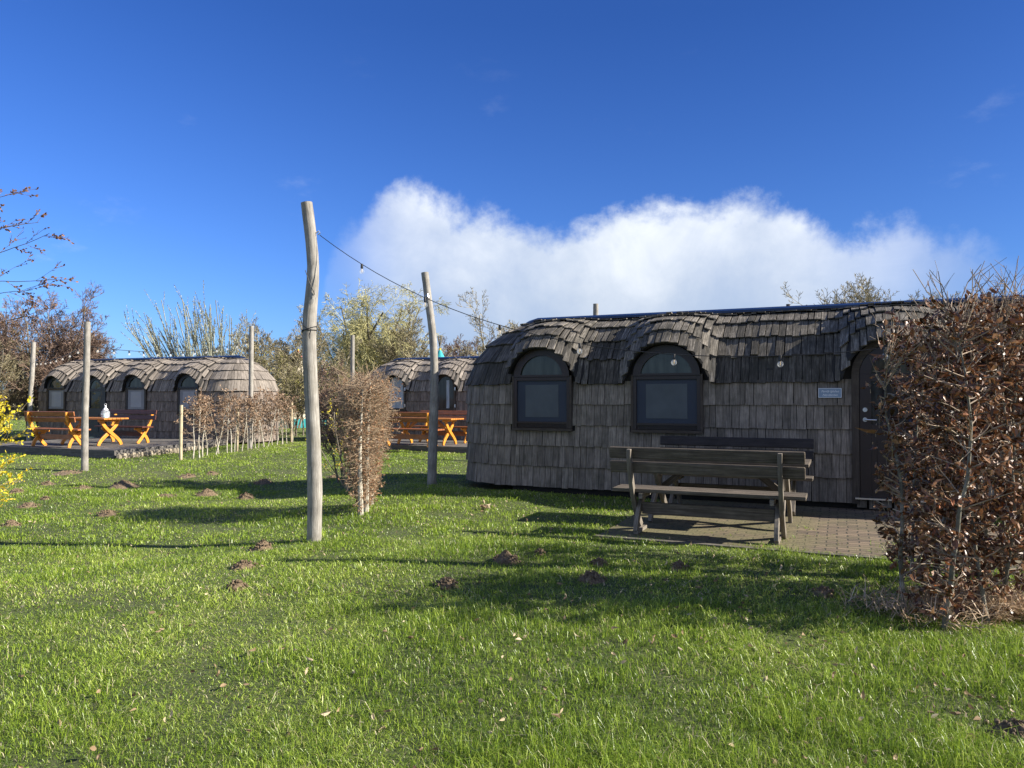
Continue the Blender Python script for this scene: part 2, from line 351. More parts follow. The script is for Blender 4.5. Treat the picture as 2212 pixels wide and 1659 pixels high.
m_ord = wood('dark_brown_varnish', (0.07, 0.025, 0.018), (0.10, 0.036, 0.025), (0.13, 0.05, 0.033), rough=0.4, gs=(2, 30), rv=0.15, bump=0.05)
m_deck = wood('deck_board', (0.06, 0.055, 0.05), (0.13, 0.12, 0.11), (0.2, 0.19, 0.17), gs=(2, 40), rv=0.3)
m_cable = simple('black_rubber', (0.012, 0.012, 0.013), 0.5)
m_bark = wood('grey_bark', (0.08, 0.068, 0.05), (0.16, 0.14, 0.105), (0.24, 0.21, 0.16), gs=(20, 30), rv=0.35)
m_barkl = wood('pale_bark', (0.28, 0.25, 0.19), (0.46, 0.42, 0.34), (0.60, 0.56, 0.47), gs=(25, 25), rv=0.2, moss=((0.14, 0.14, 0.08), 0.6))
m_barkm = wood('hornbeam_bark', (0.06, 0.055, 0.04), (0.17, 0.155, 0.12), (0.36, 0.33, 0.27), gs=(20, 18), rv=0.35, moss=((0.09, 0.10, 0.06), 0.6))
m_twigr = wood('red_brown_twig', (0.10, 0.065, 0.05), (0.20, 0.135, 0.10), (0.32, 0.235, 0.18), rv=0.4, bump=0)
m_twigb = wood('olive_twig', (0.15, 0.125, 0.07), (0.29, 0.25, 0.15), (0.42, 0.37, 0.25), rv=0.4, bump=0)
m_twigy = wood('yellow_willow_twig', (0.27, 0.25, 0.11), (0.42, 0.39, 0.18), (0.55, 0.51, 0.27), rv=0.35, bump=0)
m_twigg = wood('grey_green_rod', (0.16, 0.16, 0.11), (0.28, 0.28, 0.20), (0.4, 0.4, 0.3), rv=0.3, bump=0)
m_twigh = wood('hedge_twig', (0.13, 0.09, 0.06), (0.30, 0.23, 0.165), (0.50, 0.41, 0.31), rv=0.4, bump=0)
m_twigc = wood('clipped_twig', (0.16, 0.11, 0.07), (0.34, 0.25, 0.165), (0.54, 0.43, 0.30), rv=0.35, bump=0)
m_leafb = leafmat('dry_hornbeam_leaf', [(0, (0.045, 0.017, 0.008)), (0.35, (0.11, 0.045, 0.02)), (0.7, (0.21, 0.095, 0.04)), (0.93, (0.38, 0.22, 0.12)), (1, (0.32, 0.09, 0.02))], 0.2, 0.42, 0.5)
m_leafs = leafmat('dry_beech_leaf', [(0, (0.15, 0.085, 0.05)), (0.5, (0.28, 0.18, 0.11)), (1, (0.46, 0.33, 0.22))], 0.25)
m_leafc = leafmat('copper_leaf', [(0, (0.16, 0.07, 0.035)), (0.5, (0.33, 0.17, 0.085)), (1, (0.55, 0.36, 0.2))], 0.25)
m_leafl = leafmat('straw_litter', [(0, (0.14, 0.09, 0.05)), (0.5, (0.30, 0.21, 0.12)), (1, (0.55, 0.45, 0.30))], 0.2)
m_yel = leafmat('yellow_blossom', [(0, (0.62, 0.48, 0.01)), (1, (0.85, 0.74, 0.06))], 0.35)
m_bud = leafmat('red_brown_bud', [(0, (0.11, 0.055, 0.03)), (1, (0.28, 0.15, 0.08))], 0.1)
m_cat = leafmat('silver_catkin', [(0, (0.28, 0.30, 0.22)), (1, (0.48, 0.50, 0.42))], 0.25)
m_ygl = leafmat('spring_leaf', [(0, (0.18, 0.17, 0.045)), (1, (0.45, 0.43, 0.13))], 0.35)
m_grassm = leafmat('grass_blade', [(0, (0.03, 0.066, 0.008)), (0.3, (0.130, 0.215, 0.018)), (0.65, (0.315, 0.43, 0.042)), (0.9, (0.56, 0.63, 0.15)), (0.925, (0.36, 0.32, 0.14)), (1, (0.72, 0.63, 0.42))], 0.32, 0.38, 0.42)
m_straw = leafmat('straw_blade', [(0, (0.32, 0.2, 0.11)), (0.5, (0.55, 0.4, 0.26)), (1, (0.72, 0.58, 0.42))], 0.3)

# ground
m_ground, t, p = mat('lawn_soil')
tcn = node(t, 'ShaderNodeTexCoord')
a = node(t, 'ShaderNodeTexNoise', {0: tcn.outputs['Object'], 'Scale': 30.0, 'Detail': 8, 'Roughness': 0.75}); b = node(t, 'ShaderNodeTexNoise', {0: tcn.outputs['Object'], 'Scale': 0.55, 'Detail': 5, 'Roughness': 0.6})
c1 = ramp(t, a.outputs[0], [(0.3, (0.022, 0.028, 0.010)), (0.5, (0.065, 0.085, 0.02)), (0.7, (0.14, 0.155, 0.05))])
f = node(t, 'ShaderNodeMapRange', {0: b.outputs[0], 1: 0.5, 2: 0.75, 3: 0, 4: 0.55})
t.links.new(mixc(t, f.outputs[0], c1, (0.13, 0.125, 0.055)), p.inputs['Base Color']); p.inputs['Roughness'].default_value = 0.95
bp = node(t, 'ShaderNodeBump', {'Height': a.outputs[0], 'Strength': 0.8, 'Distance': 0.04}); t.links.new(bp.outputs[0], p.inputs['Normal'])
# molehill earth
m_soil, t, p = mat('crumbly_earth')
tcn = node(t, 'ShaderNodeTexCoord'); a = node(t, 'ShaderNodeTexNoise', {0: tcn.outputs['Object'], 'Scale': 45.0, 'Detail': 6, 'Roughness': 0.7})
t.links.new(ramp(t, a.outputs[0], [(0.3, (0.07, 0.047, 0.028)), (0.55, (0.21, 0.15, 0.09)), (0.8, (0.40, 0.31, 0.205))]), p.inputs['Base Color']); p.inputs['Roughness'].default_value = 0.95
bp = node(t, 'ShaderNodeBump', {'Height': a.outputs[0], 'Strength': 1.0, 'Distance': 0.03}); t.links.new(bp.outputs[0], p.inputs['Normal'])
# patio brick paving
m_pave, t, p = mat('clinker_paving')
tcn = node(t, 'ShaderNodeTexCoord')
wn = node(t, 'ShaderNodeTexNoise', {0: tcn.outputs['Object'], 'Scale': 4.0, 'Detail': 3}); wv = node(t, 'ShaderNodeVectorMath', {0: wn.outputs['Color'], 1: (0.5, 0.5, 0.5)}, operation='SUBTRACT')
ws_ = node(t, 'ShaderNodeVectorMath', {0: wv.outputs[0]}, operation='SCALE'); ws_.inputs['Scale'].default_value = 0.05; wa = node(t, 'ShaderNodeVectorMath', {0: tcn.outputs['Object'], 1: ws_.outputs[0]}, operation='ADD')
br = node(t, 'ShaderNodeTexBrick', {0: wa.outputs[0], 'Color1': (0.12, 0.09, 0.062, 1), 'Color2': (0.23, 0.17, 0.11, 1), 'Mortar': (0.035, 0.03, 0.022, 1), 'Scale': 1.0, 'Mortar Size': 0.009, 'Mortar Smooth': 0.3, 'Brick Width': 0.205, 'Row Height': 0.105})
a = node(t, 'ShaderNodeTexNoise', {0: tcn.outputs['Object'], 'Scale': 1.3, 'Detail': 6, 'Roughness': 0.65}); b = node(t, 'ShaderNodeTexNoise', {0: tcn.outputs['Object'], 'Scale': 40.0, 'Detail': 5, 'Roughness': 0.7})
sepo = node(t, 'ShaderNodeSeparateXYZ', {0: tcn.outputs['Object']})
gx = node(t, 'ShaderNodeMapRange', {0: sepo.outputs[0], 1: 3.2, 2: 5.4, 3: 0.24, 4: 0.0}); ad = node(t, 'ShaderNodeMath', {0: a.outputs[0], 1: gx.outputs[0]}, operation='ADD')
f = node(t, 'ShaderNodeMapRange', {0: ad.outputs[0], 1: 0.5, 2: 0.72, 3: 0, 4: 0.75})
mossc = ramp(t, b.outputs[0], [(0.3, (0.08, 0.08, 0.03)), (0.7, (0.22, 0.20, 0.09))])
c2 = mixc(t, f.outputs[0], br.outputs[0], mossc); c3 = mixc(t, 0.6, c2, ramp(t, b.outputs[0], [(0.25, (0.45, 0.45, 0.45)), (0.7, (1, 1, 1))]), 'MULTIPLY')
t.links.new(c3, p.inputs['Base Color']); p.inputs['Roughness'].default_value = 0.85
hh = node(t, 'ShaderNodeMath', {0: br.outputs['Fac'], 1: -1.0}, operation='MULTIPLY')
bp = node(t, 'ShaderNodeBump', {'Height': hh.outputs[0], 'Strength': 0.9, 'Distance': 0.008}); t.links.new(bp.outputs[0], p.inputs['Normal'])

# ------------------------------------------------------------------ ground
nm = NM()
xs = np.concatenate([np.linspace(-400, -40, 12), np.linspace(-38, 38, 153), np.linspace(40, 400, 12)])
ys = np.concatenate([np.linspace(-60, -4, 6), np.linspace(-3, 45, 121), np.linspace(48, 700, 14)])
X, Y = np.meshgrid(xs, ys); Z = gz(X, Y)
far = np.clip((np.hypot(X, Y) - 30) / 15, 0, 1); Z = Z * (1 - far)
V = np.stack([X, Y, Z], -1).reshape(-1, 3); nx = len(xs)
ii = np.arange(len(ys) - 1)[:, None] * nx + np.arange(nx - 1)[None]; ii = ii.ravel()
nm.add(V, np.stack([ii, ii + 1, ii + nx + 1, ii + nx], 1), None, 0.5)
g = nm.build('ground', m_ground, smooth=True); g['kind'] = 'structure'

# ------------------------------------------------------------------ huts
RR = 1.3; ZE = 1.73; ZR = 2.83; ZB = 0.10
HX = {}   # frames of reference for each hut
def prof(q):
    th = q * np.pi / 2; return RR * (1 - np.cos(th)) ** 0.8, ZE + (ZR - ZE) * np.sin(th)
_q = np.linspace(0, 1, 400); _d, _z = prof(_q); _arc = np.concatenate([[0], np.cumsum(np.hypot(np.diff(_d), np.diff(_z)))])
def q_of(s): return np.interp(s, _arc, _q)
ARC = _arc[-1]
def roofpt(x, q, brows):
    """front roof surface, local coordinates (x arrays)"""
    d, z = prof(q); x = np.asarray(x, float); A = np.zeros_like(x); P = np.zeros_like(x)
    for c, h, lift in brows:
        du = np.abs(x - c)
        A = np.maximum(A, lift * np.clip(1 - (du / h) ** 2.3, 0, 1) ** 0.62)
        P = np.maximum(P, 0.23 * np.clip(1 - (du / (h + 0.16)) ** 3, 0, 1))
    k = (1 - q)
    zz = np.minimum(z + A * k ** 1.55 - 0.04 * (A > 0) * k ** 3, ZR); yy = d - P * k ** 1.5
    return np.stack([x, yy, zz], -1)
def jrow(L, w0, w1):
    e = [0.0]
    while e[-1] < L: e.append(e[-1] + random.uniform(w0, w1))
    e = np.array(e); return e * L / e[-1]

def make_hut(name, label, loc, rz, Lr, openings, mw, mr, group, eaves=(1, 1, 1, 1, 1)):
    root = thing(name, label, 'hut', loc, rz, group)
    brows = [(c, h + 0.13, lift) for (c, h, kind, lift) in openings]
    # underlay
    nm = NM(); nxs = int(Lr / 0.05) + 1; x = np.linspace(0, Lr, nxs)
    rows = [np.stack([x, np.full(nxs, 0.02), np.full(nxs, ZB)], -1)]
    r0 = roofpt(x, np.zeros(nxs), brows)
    rows.append(np.stack([x, np.full(nxs, 0.02), r0[:, 2] - 0.02], -1)); rows.append(r0 + [0, 0.02, -0.02])
    for q in q_of(np.linspace(0.08, ARC, 16)): rows.append(roofpt(x, np.full(nxs, q), brows) + [0, 0.0, -0.022])
    for q in q_of(np.linspace(ARC, 0, 12))[1:]:
        d, z = prof(q); rows.append(np.stack([x, np.full(nxs, 2 * RR - d), np.full(nxs, z - 0.015)], -1))
    rows.append(np.stack([x, np.full(nxs, 2 * RR - 0.02), np.full(nxs, ZB)], -1))
    G = np.array(rows); nr = len(rows); ii = (np.arange(nr - 1)[:, None] * nxs + np.arange(nxs - 1)[None]).ravel()
    nm.add(G.reshape(-1, 3), np.stack([ii, ii + 1, ii + nxs + 1, ii + nxs], 1), None, 0.3)
    for cx, sg in ((0, -1), (Lr, 1)):
        ph = np.linspace(0, np.pi, 25); rows = []
        for (d, z) in [(0.02, ZB)] + [(prof(q)[0] + 0.012, prof(q)[1] - 0.01) for q in q_of(np.linspace(0, ARC, 12))]:
            r = max(RR - d, 0.0); rows.append(np.stack([cx + sg * r * np.sin(ph), RR - r * np.cos(ph), np.full(25, z)], -1))
        G = np.array(rows); nr = len(rows); ii = (np.arange(nr - 1)[:, None] * 25 + np.arange(24)[None]).ravel()
        f = np.stack([ii, ii + 1, ii + 26, ii + 25], 1); nm.add(G.reshape(-1, 3), f[:, ::-1] if sg < 0 else f, None, 0.3)
    # floor slab closes the bottom
    box(nm, 0, Lr, 0.08, 2 * RR - 0.08, 0.0, ZB + 0.02)
    nm.build('body', m_body, root)
    # shingles
    wall = NM(); roof = NM(); W_, R_ = [], []; RN = []
    def shingle(lst, bl, br_, tl, tr_, nrm, th, lo, hi):
        # outer face offset lo at the bottom, hi at the top
        n = np.asarray(nrm, float)
        o = [bl + n * lo, bl + n * (lo - th), br_ + n * lo, br_ + n * (lo - th), tl + n * hi, tl + n * (hi - th * 0.5), tr_ + n * hi, tr_ + n * (hi - th * 0.5)]
        # index i(bottom/top) j(left/right) k(outer/inner)
        lst.append([o[0], o[1], o[2], o[3], o[4], o[5], o[6], o[7]])
    nw = 5; ex = (ZE - ZB) / nw
    rect = [(c - h, c + h, zb) for (c, h, kind, lift) in openings for zb in ([0.99] if kind != 'door' else [0.02])]
    for r in range(nw):
        zb0 = ZB + r * ex
        for side in (0, 1):
            e = jrow(Lr, 0.075, 0.145) if r % 2 else jrow(Lr, 0.085, 0.13)
            for k in range(len(e) - 1):
                x0, x1 = e[k] + 0.002, e[k + 1] - random.uniform(0.002, 0.007); zb = zb0 + random.uniform(-0.007, 0.007); zt = zb0 + ex * 1.08
                if side == 0:
                    skip = False
                    for (a, b, ob) in rect:
                        if x1 <= a or x0 >= b: continue
                        if zt <= ob: continue
                        if zb < ob - 0.06: zt = ob
                        elif x0 < a - 0.004: x1 = a
                        elif x1 > b + 0.004: x0 = b
                        else: skip = True
                    if skip: continue
                    y = 0.02; n = (0, -1, 0)
                else: y = 2 * RR - 0.02; n = (0, 1, 0)
                lo = random.uniform(0.034, 0.050) if r % 2 == 0 else random.uniform(0.038, 0.046); sk = random.uniform(-0.003, 0.003)
                p_ = [np.array(v) for v in ((x0 + sk, y, zb), (x1 + sk, y, zb), (x0, y, zt), (x1, y, zt))]
                shingle(W_, *p_, n, 0.014, lo, 0.012)
    def dome(lst, cx, sg, da, za, db, zb, rowlift, th, w0=0.08, w1=0.13):
        ra, rb = RR - da, max(RR - db, 0.03); L = np.pi * ra
        e = jrow(L, w0, w1) / L * np.pi
        for k in range(len(e) - 1):
            p0, p1 = e[k] + 0.002 / ra, e[k + 1] - 0.003 / ra; pm = (p0 + p1) / 2
            def pt(r, ph, z): return np.array([cx + sg * r * math.sin(ph), RR - r * math.cos(ph), z])
            zj = random.uniform(-0.01, 0.01)
            bl, br_, tl, tr_ = pt(ra, p0, za + zj), pt(ra, p1, za + zj), pt(rb, p0, zb), pt(rb, p1, zb)
            slope = math.atan2(db - da, zb - za)
            n = np.array([sg * math.sin(pm) * math.cos(slope), -math.cos(pm) * math.cos(slope), math.sin(slope)])
            if sg < 0: bl, br_, tl, tr_ = br_, bl, tr_, tl
            shingle(lst, bl, br_, tl, tr_, n, th, rowlift * random.uniform(0.8, 1.2), 0.008)
    for r in range(nw):
        za = ZB + r * ex
        for cx, sg in ((0, -1), (Lr, 1)): dome(W_, cx, sg, 0.02, za, 0.02, za + ex * 1.08, 0.043, 0.014)
    nrw = 5; exr = ARC / nrw * 1.0
    for r in range(nrw):
        qa, qb = float(q_of(r * exr)), float(q_of(min((r + 1.12) * exr, ARC)))
        for side in (0, 1):
            e = jrow(Lr, 0.07, 0.125)
            for k in range(len(e) - 1):
                x0, x1 = e[k] + 0.002, e[k + 1] - random.uniform(0.003, 0.014); xm = (x0 + x1) / 2; qj = max(qa + random.uniform(-0.012, 0.012), 0.0) if r else qa
                if side == 0:
                    B = roofpt(np.array([x0, xm, x1]), np.full(3, qj), brows); T = roofpt(np.array([x0, xm, x1]), np.full(3, qb), brows)
                    mixf = 0.25 if r == 0 else 0.45
                    def blend(p, m, x): v = m * (1 - mixf) + p * mixf; v[0] = x; return v
                    sh = (random.random() - 0.5) * 0.008
                    bl, br_, tl, tr_ = blend(B[0], B[1], x0 + sh), blend(B[2], B[1], x1 + sh), blend(T[0], T[1], x0), blend(T[2], T[1], x1)
                    a_ = br_ - bl; b_ = tl - bl; n = np.cross(a_, b_); n /= np.linalg.norm(n) + 1e-9
                    if r == 0:   # lower course hangs a little past the eave
                        ext = (bl - tl); ext /= np.linalg.norm(ext) + 1e-9; dz = 0.012 + random.uniform(0, 0.02); bl = bl + ext * dz; br_ = br_ + ext * dz
                else:
                    da, za = prof(qj); db, zb = prof(qb)
                    bl, br_, tl, tr_ = (np.array(v) for v in ((x1, 2 * RR - da, za), (x0, 2 * RR - da, za), (x1, 2 * RR - db, zb), (x0, 2 * RR - db, zb)))
                    n = np.cross(br_ - bl, tl - bl); n /= np.linalg.norm(n)
                hood = side == 0 and any(abs(xm - c) < h + 0.12 for c, h, l in brows); RN.append(random.uniform(0.35, 1) if hood else min(1, random.random() * eaves[r]))  # tone painted in: algae and raking shade on low courses, sunlit hoods paler
                shingle(R_, bl, br_, tl, tr_, n, 0.018, random.uniform(0.03, 0.058) if r else random.uniform(0.022, 0.036), random.uniform(0.004, 0.012))
        for cx, sg in ((0, -1), (Lr, 1)):
            da, za = prof(qa); db, zb = prof(qb)
            if r == 0: za -= 0.02
            dome(R_, cx, sg, da, za, db, zb, 0.042, 0.016)
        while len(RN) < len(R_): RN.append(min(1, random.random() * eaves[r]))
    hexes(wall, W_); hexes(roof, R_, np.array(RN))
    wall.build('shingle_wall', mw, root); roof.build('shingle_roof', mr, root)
    # ridge cap
    nm = NM(); hw = 0.27; xs = [-0.42, -0.18, 0.0, 0.25] + list(np.linspace(0.6, Lr - 0.6, 8)) + [Lr - 0.25, Lr, Lr + 0.18, Lr + 0.42]
    rows = []
    for lay in (0.0, -0.035):
        for i, xx in enumerate(xs):
            e_ = max(0, -xx, xx - Lr); dz = -0.55 * e_ ** 1.5; w = hw * (1 - 0.55 * min(1, e_ / 0.42))
            rows.append([(xx, RR + w * s, ZR + 0.095 + dz - 0.055 * (s * s) + lay) for s in (-1, -0.5, 0, 0.5, 1)])
    G = np.array(rows); n = len(xs)
    F = []
    for L0 in (0, n):
        for i in range(n - 1):
            for j in range(4):
                a = (L0 + i) * 5 + j; q = [a, a + 5, a + 6, a + 1]; F.append(q if L0 == 0 else q[::-1])
    for i in range(n - 1):
        for j in (0, 4):
            a = i * 5 + j; b = (n + i) * 5 + j; F.append([a, b, b + 5, a + 5] if j == 0 else [a, a + 5, b + 5, b])
    for i in (0, n - 1):
        for j in range(4):
            a = i * 5 + j; b = (n + i) * 5 + j; F.append([a, a + 1, b + 1, b])
    nm.add(G.reshape(-1, 3), F, None, 0.5); nm.build('ridge_cap', m_cap, root)
    return root

def arch_strip(nm, cx, z0, a0, b0, a1, b1, y0, y1, n=24):
    """half ring between two half ellipses, extruded from y0 (front) to y1"""
    V = []; 
    for k in range(n + 1):
        th = math.pi * k / n
        for (a, b) in ((a0, b0), (a1, b1)):
            for y in (y0, y1): V.append((cx + a * math.cos(th), y, z0 + b * math.sin(th)))
    F = []
    for k in range(n):
        s = k * 4; F += [[s, s + 4, s + 6, s + 2], [s + 1, s + 3, s + 7, s + 5], [s, s + 1, s + 5, s + 4], [s + 2, s + 6, s + 7, s + 3]]
    nm.add(V, F, None, 0.5)
def half_disc(nm, cx, z0, a, b, y, n=20):
    V = [(cx, y, z0)] + [(cx + a * math.cos(math.pi * k / n), y, z0 + b * math.sin(math.pi * k / n)) for k in range(n + 1)]
    nm.add(V, [[0, k + 2, k + 1] for k in range(n)], None, 0.5)
def rectp(nm, x0, x1, z0, z1, y): nm.add([(x0, y, z0), (x1, y, z0), (x1, y, z1), (x0, y, z1)], [[0, 1, 2, 3]], None, 0.5)

def window(root, cx, h, mf, mtop, mscr, mscr2, label=None):
    w = h; nm = NM(); zt = 1.83
    for s in (-1, 1): 
        xa = cx + s * w; xb = cx + s * (w - 0.05); box(nm, min(xa, xb), max(xa, xb), -0.055, 0.03, 1.03, zt, 'z')
    box(nm, cx - w + 0.05, cx + w - 0.05, -0.055, 0.03, 1.775, zt)             # transom
    box(nm, cx - w + 0.05, cx + w - 0.05, -0.052, 0.03, 1.095, 1.13)       # lower rail
    box(nm, cx - w + 0.05, cx + w - 0.05, -0.03, 0.03, 1.03, 1.095)        # louvre
    for k in range(3): box(nm, cx - w + 0.055, cx + w - 0.055, -0.045, -0.031, 1.04 + k * 0.018, 1.048 + k * 0.018)
    o = nm.build('window', mf, root, bevel=0.003)
    if label: o['label'] = label
    f = NM(); arch_strip(f, cx, zt + 0.002, w, 0.45, w - 0.115, 0.335, -0.07, 0.03); box(f, cx - w + 0.02, cx + w - 0.02, -0.072, 0.02, zt + 0.002, zt + 0.035)
    f.build('arch_frame', mtop, o)
    g = NM(); half_disc(g, cx, zt + 0.03, w - 0.11, 0.31, -0.035); g.build('fanlight', m_glassc, o)
    s = NM(); rectp(s, cx - w + 0.05, cx + w - 0.05, 1.13, 1.775, -0.030); s.build('insect_screen', mscr, o)
    s = NM(); rectp(s, cx - w + 0.19, cx + w - 0.19, 1.20, 1.71, -0.034); s.build('pane', mscr2, o)
    s = NM(); box(s, cx - w - 0.035, cx + w + 0.035, -0.065, 0.02, 0.985, 1.028)
    for sg in (-1, 1):
        xa = cx + sg * w; xb = cx + sg * (w + 0.033); box(s, min(xa, xb), max(xa, xb), -0.06, 0.02, 1.03, 1.85, 'z')
    s.build('sill', m_trim, o, bevel=0.003)
    return o
def casement(root, cx, h, bright):
    w = h; nm = NM(); zt = 1.85
    for s in (-1, 1):
        xa = cx + s * w; xb = cx + s * (w - 0.06); box(nm, min(xa, xb), max(xa, xb), -0.06, 0.03, 1.10, zt, 'z')
    box(nm, cx - w + 0.06, cx + w - 0.06, -0.06, 0.03, 1.10, 1.16)
    arch_strip(nm, cx, zt, w, 0.42, w - 0.07, 0.35, -0.062, 0.03)
    o = nm.build('window', m_trim, root)
    g = NM(); rectp(g, cx - w + 0.06, cx + w - 0.06, 1.16, zt, -0.02); half_disc(g, cx, zt, w - 0.065, 0.355, -0.02); g.build('pane', m_curt if bright else m_glass, o)
    s = NM(); box(s, cx - w - 0.04, cx + w + 0.04, -0.08, 0.02, 1.05, 1.098); s.build('sill', m_trim, o)
    if not bright:
        c = NM(); box(c, cx + 0.03, cx + 0.13, -0.028, -0.0205, 1.17, 2.08, 'z'); c.build('curtain', m_curt, o)
    hn = NM()
    for z in (1.2, 1.75):
        hn = NM(); box(hn, cx + w - 0.015, cx + w + 0.012, -0.08, -0.062, z, z + 0.1, 'z')
        hn.build('hinge', m_steel, o)
def door(root, x0, x1, mdoor, grey=False):
    cx = (x0 + x1) / 2; w = (x1 - x0) / 2; zt = 1.82; nm = NM(); y = -0.045
    box(nm, x0 + 0.06, x0 + 0.2, y, 0.02, 0.19, zt, 'z'); box(nm, x1 - 0.2, x1 - 0.06, y, 0.02, 0.19, zt, 'z')
    box(nm, x0 + 0.2, x1 - 0.2, y, 0.02, 0.19, 1.15); box(nm, x0 + 0.2, x1 - 0.2, y, 0.02, 1.72, zt)
    box(nm, x0 + 0.27, x1 - 0.27, y - 0.012, y - 0.001, 0.35, 0.95, 'z')
    arch_strip(nm, cx, zt + 0.001, w - 0.06, 0.40, w - 0.2, 0.28, y, 0.02)
    o = nm.build('door', mdoor, root, bevel=0.004)
    f = NM(); box(f, x0 - 0.035, x0 + 0.055, -0.06, 0.02, 0.1, zt, 'z'); box(f, x1 - 0.055, x1 + 0.035, -0.06, 0.02, 0.1, zt, 'z'); arch_strip(f, cx, zt + 0.002, w + 0.035, 0.49, w - 0.058, 0.403, -0.06, 0.02)
    f.build('door_frame', m_trim if not grey else m_navyp, o)
    g = NM(); rectp(g, x0 + 0.2, x1 - 0.2, 1.15, 1.72, -0.02); g.build('pane', m_glass, o)
    g = NM(); half_disc(g, cx, zt, w - 0.19, 0.29, -0.02); g.build('fanlight', m_glassc, o)
    hx = x0 + 0.125
    hn = NM(); 
    tube(hn, [(hx, y, 1.215), (hx, y - 0.012, 1.215)], 0.028, 16); tube(hn, [(hx, y - 0.012, 1.215), (hx, y - 0.05, 1.215), (hx + 0.03, y - 0.055, 1.215), (hx + 0.135, y - 0.055, 1.212)], 0.0105, 8)
    hn.build('handle', m_steel, o, smooth=True)
    lkk = NM(); tube(lkk, [(hx, y, 1.345), (hx, y - 0.015, 1.345)], 0.029, 16); tube(lkk, [(hx, y - 0.015, 1.345), (hx, y - 0.021, 1.345)], 0.013, 10); lkk.build('lock', m_steel, o)
    th = NM(); box(th, x0 + 0.0, x1 - 0.0, -0.10, 0.02, 0.165, 0.185); th.build('threshold', m_steel, o)
    st = NM()
    for k in range(7): box(st, x0 + 0.02 + k * (x1 - x0) / 7, x0 + (k + 0.93) * (x1 - x0) / 7, -0.035, 0.02, random.uniform(0.03, 0.07), 0.163, 'z')
    st.build('step_board', m_shA, o)
    return o

HUTS = 'shingled barrel huts'
# near hut
A1 = R(-24); O1 = (-0.018, 11.934, 0)
ops = [(0.55, 0.475, 'win', 0.60), (2.52, 0.50, 'win', 0.62), (5.53, 0.53, 'door', 0.62)]
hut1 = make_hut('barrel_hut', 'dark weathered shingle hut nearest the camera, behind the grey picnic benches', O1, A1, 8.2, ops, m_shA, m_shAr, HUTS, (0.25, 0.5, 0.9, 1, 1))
window(hut1, 0.55, 0.47, m_brown, m_brown, m_scr, m_scr2); window(hut1, 2.52, 0.495, m_brown, m_brown, m_scr, m_scr2, 'wider window with a navy insect screen')
door(hut1, 5.03, 6.06, m_brown)
vp = NM(); tube(vp, [(4.1, RR + 0.45, ZR - 0.1), (4.1, RR + 0.45, ZR + 0.18)], 0.03, 8); vp.build('vent_pipe', m_trim, hut1)
# left hut
A2 = R(-21); O2 = (-16.31, 25.95, 0)
ops = [(0.5, 0.40, 'win', 0.58), (2.36, 0.44, 'door', 0.58), (4.19, 0.42, 'win', 0.58), (6.42, 0.42, 'win', 0.60)]
hut2 = make_hut('barrel_hut', 'grey brown shingle hut at left behind the wooden deck with orange benches', O2, A2, 7.2, ops, m_shB, m_shBr, HUTS)
for c in (0.5, 4.19, 6.42): window(hut2, c, 0.42, m_brown, m_navyp, m_scg, m_scg2)
door(hut2, 1.92, 2.80, m_navyp, True)
# middle hut
O3 = (-4.43, 25.0, 0)
ops = [(0.6, 0.36, 'cas', 0.58), (2.44, 0.36, 'cas', 0.58)]
hut3 = make_hut('barrel_hut', 'shingle hut in the middle distance with arched curtained windows, between hedge and dark hut', O3, A2, 8.0, ops, m_shB, m_shBr, HUTS)
casement(hut3, 0.6, 0.36, True); casement(hut3, 2.44, 0.36, False)

# name plate on the near hut
loc1 = Matrix.Translation(O1) @ Matrix.Rotation(A1, 4, 'Z')
sg = thing('sign', 'small pale blue name plate on the dark shingles left of the door', 'sign', loc1 @ Vector((4.73, -0.02, 1.57)), A1)
nm = NM(); box(nm, -0.145, 0.145, -0.012, 0.0, -0.065, 0.065); nm.build('plate', simple('slate_blue_plate', (0.20, 0.27, 0.36), 0.5, var=0.05), sg, bevel=0.003)
m_white = simple('white_paint', (0.75, 0.78, 0.8), 0.5, var=0.03)
nm = NM()
for a in ((-0.143, 0.143, 0.058, 0.063), (-0.143, 0.143, -0.063, -0.058)): box(nm, a[0], a[1], -0.0155, -0.0125, a[2], a[3])
for s in (-1, 1): box(nm, min(s * 0.138, s * 0.143), max(s * 0.138, s * 0.143), -0.0155, -0.0125, -0.0575, 0.0575, 'z')
nm.build('border', m_white, sg)
for txt, z, sz in (('Family Igluhut', 0.008, 0.042), ('Nordström', -0.042, 0.042)):
    cu = bpy.data.curves.new('lettering', 'FONT'); cu.body = txt; cu.size = sz; cu.shear = 0.35; cu.align_x = 'CENTER'; cu.extrude = 0.0006; cu.space_character = 0.95
    cu.materials.append(m_white); tmp = bpy.data.objects.new('tmp', cu); col.objects.link(tmp); bpy.context.view_layer.update(); me = bpy.data.meshes.new_from_object(tmp.evaluated_get(bpy.context.evaluated_depsgraph_get())); bpy.data.objects.remove(tmp)
    o = bpy.data.objects.new('lettering', me); col.objects.link(o); o.parent = sg; o.location = (0, -0.0135, z); o.rotation_euler = (R(90), 0, 0)

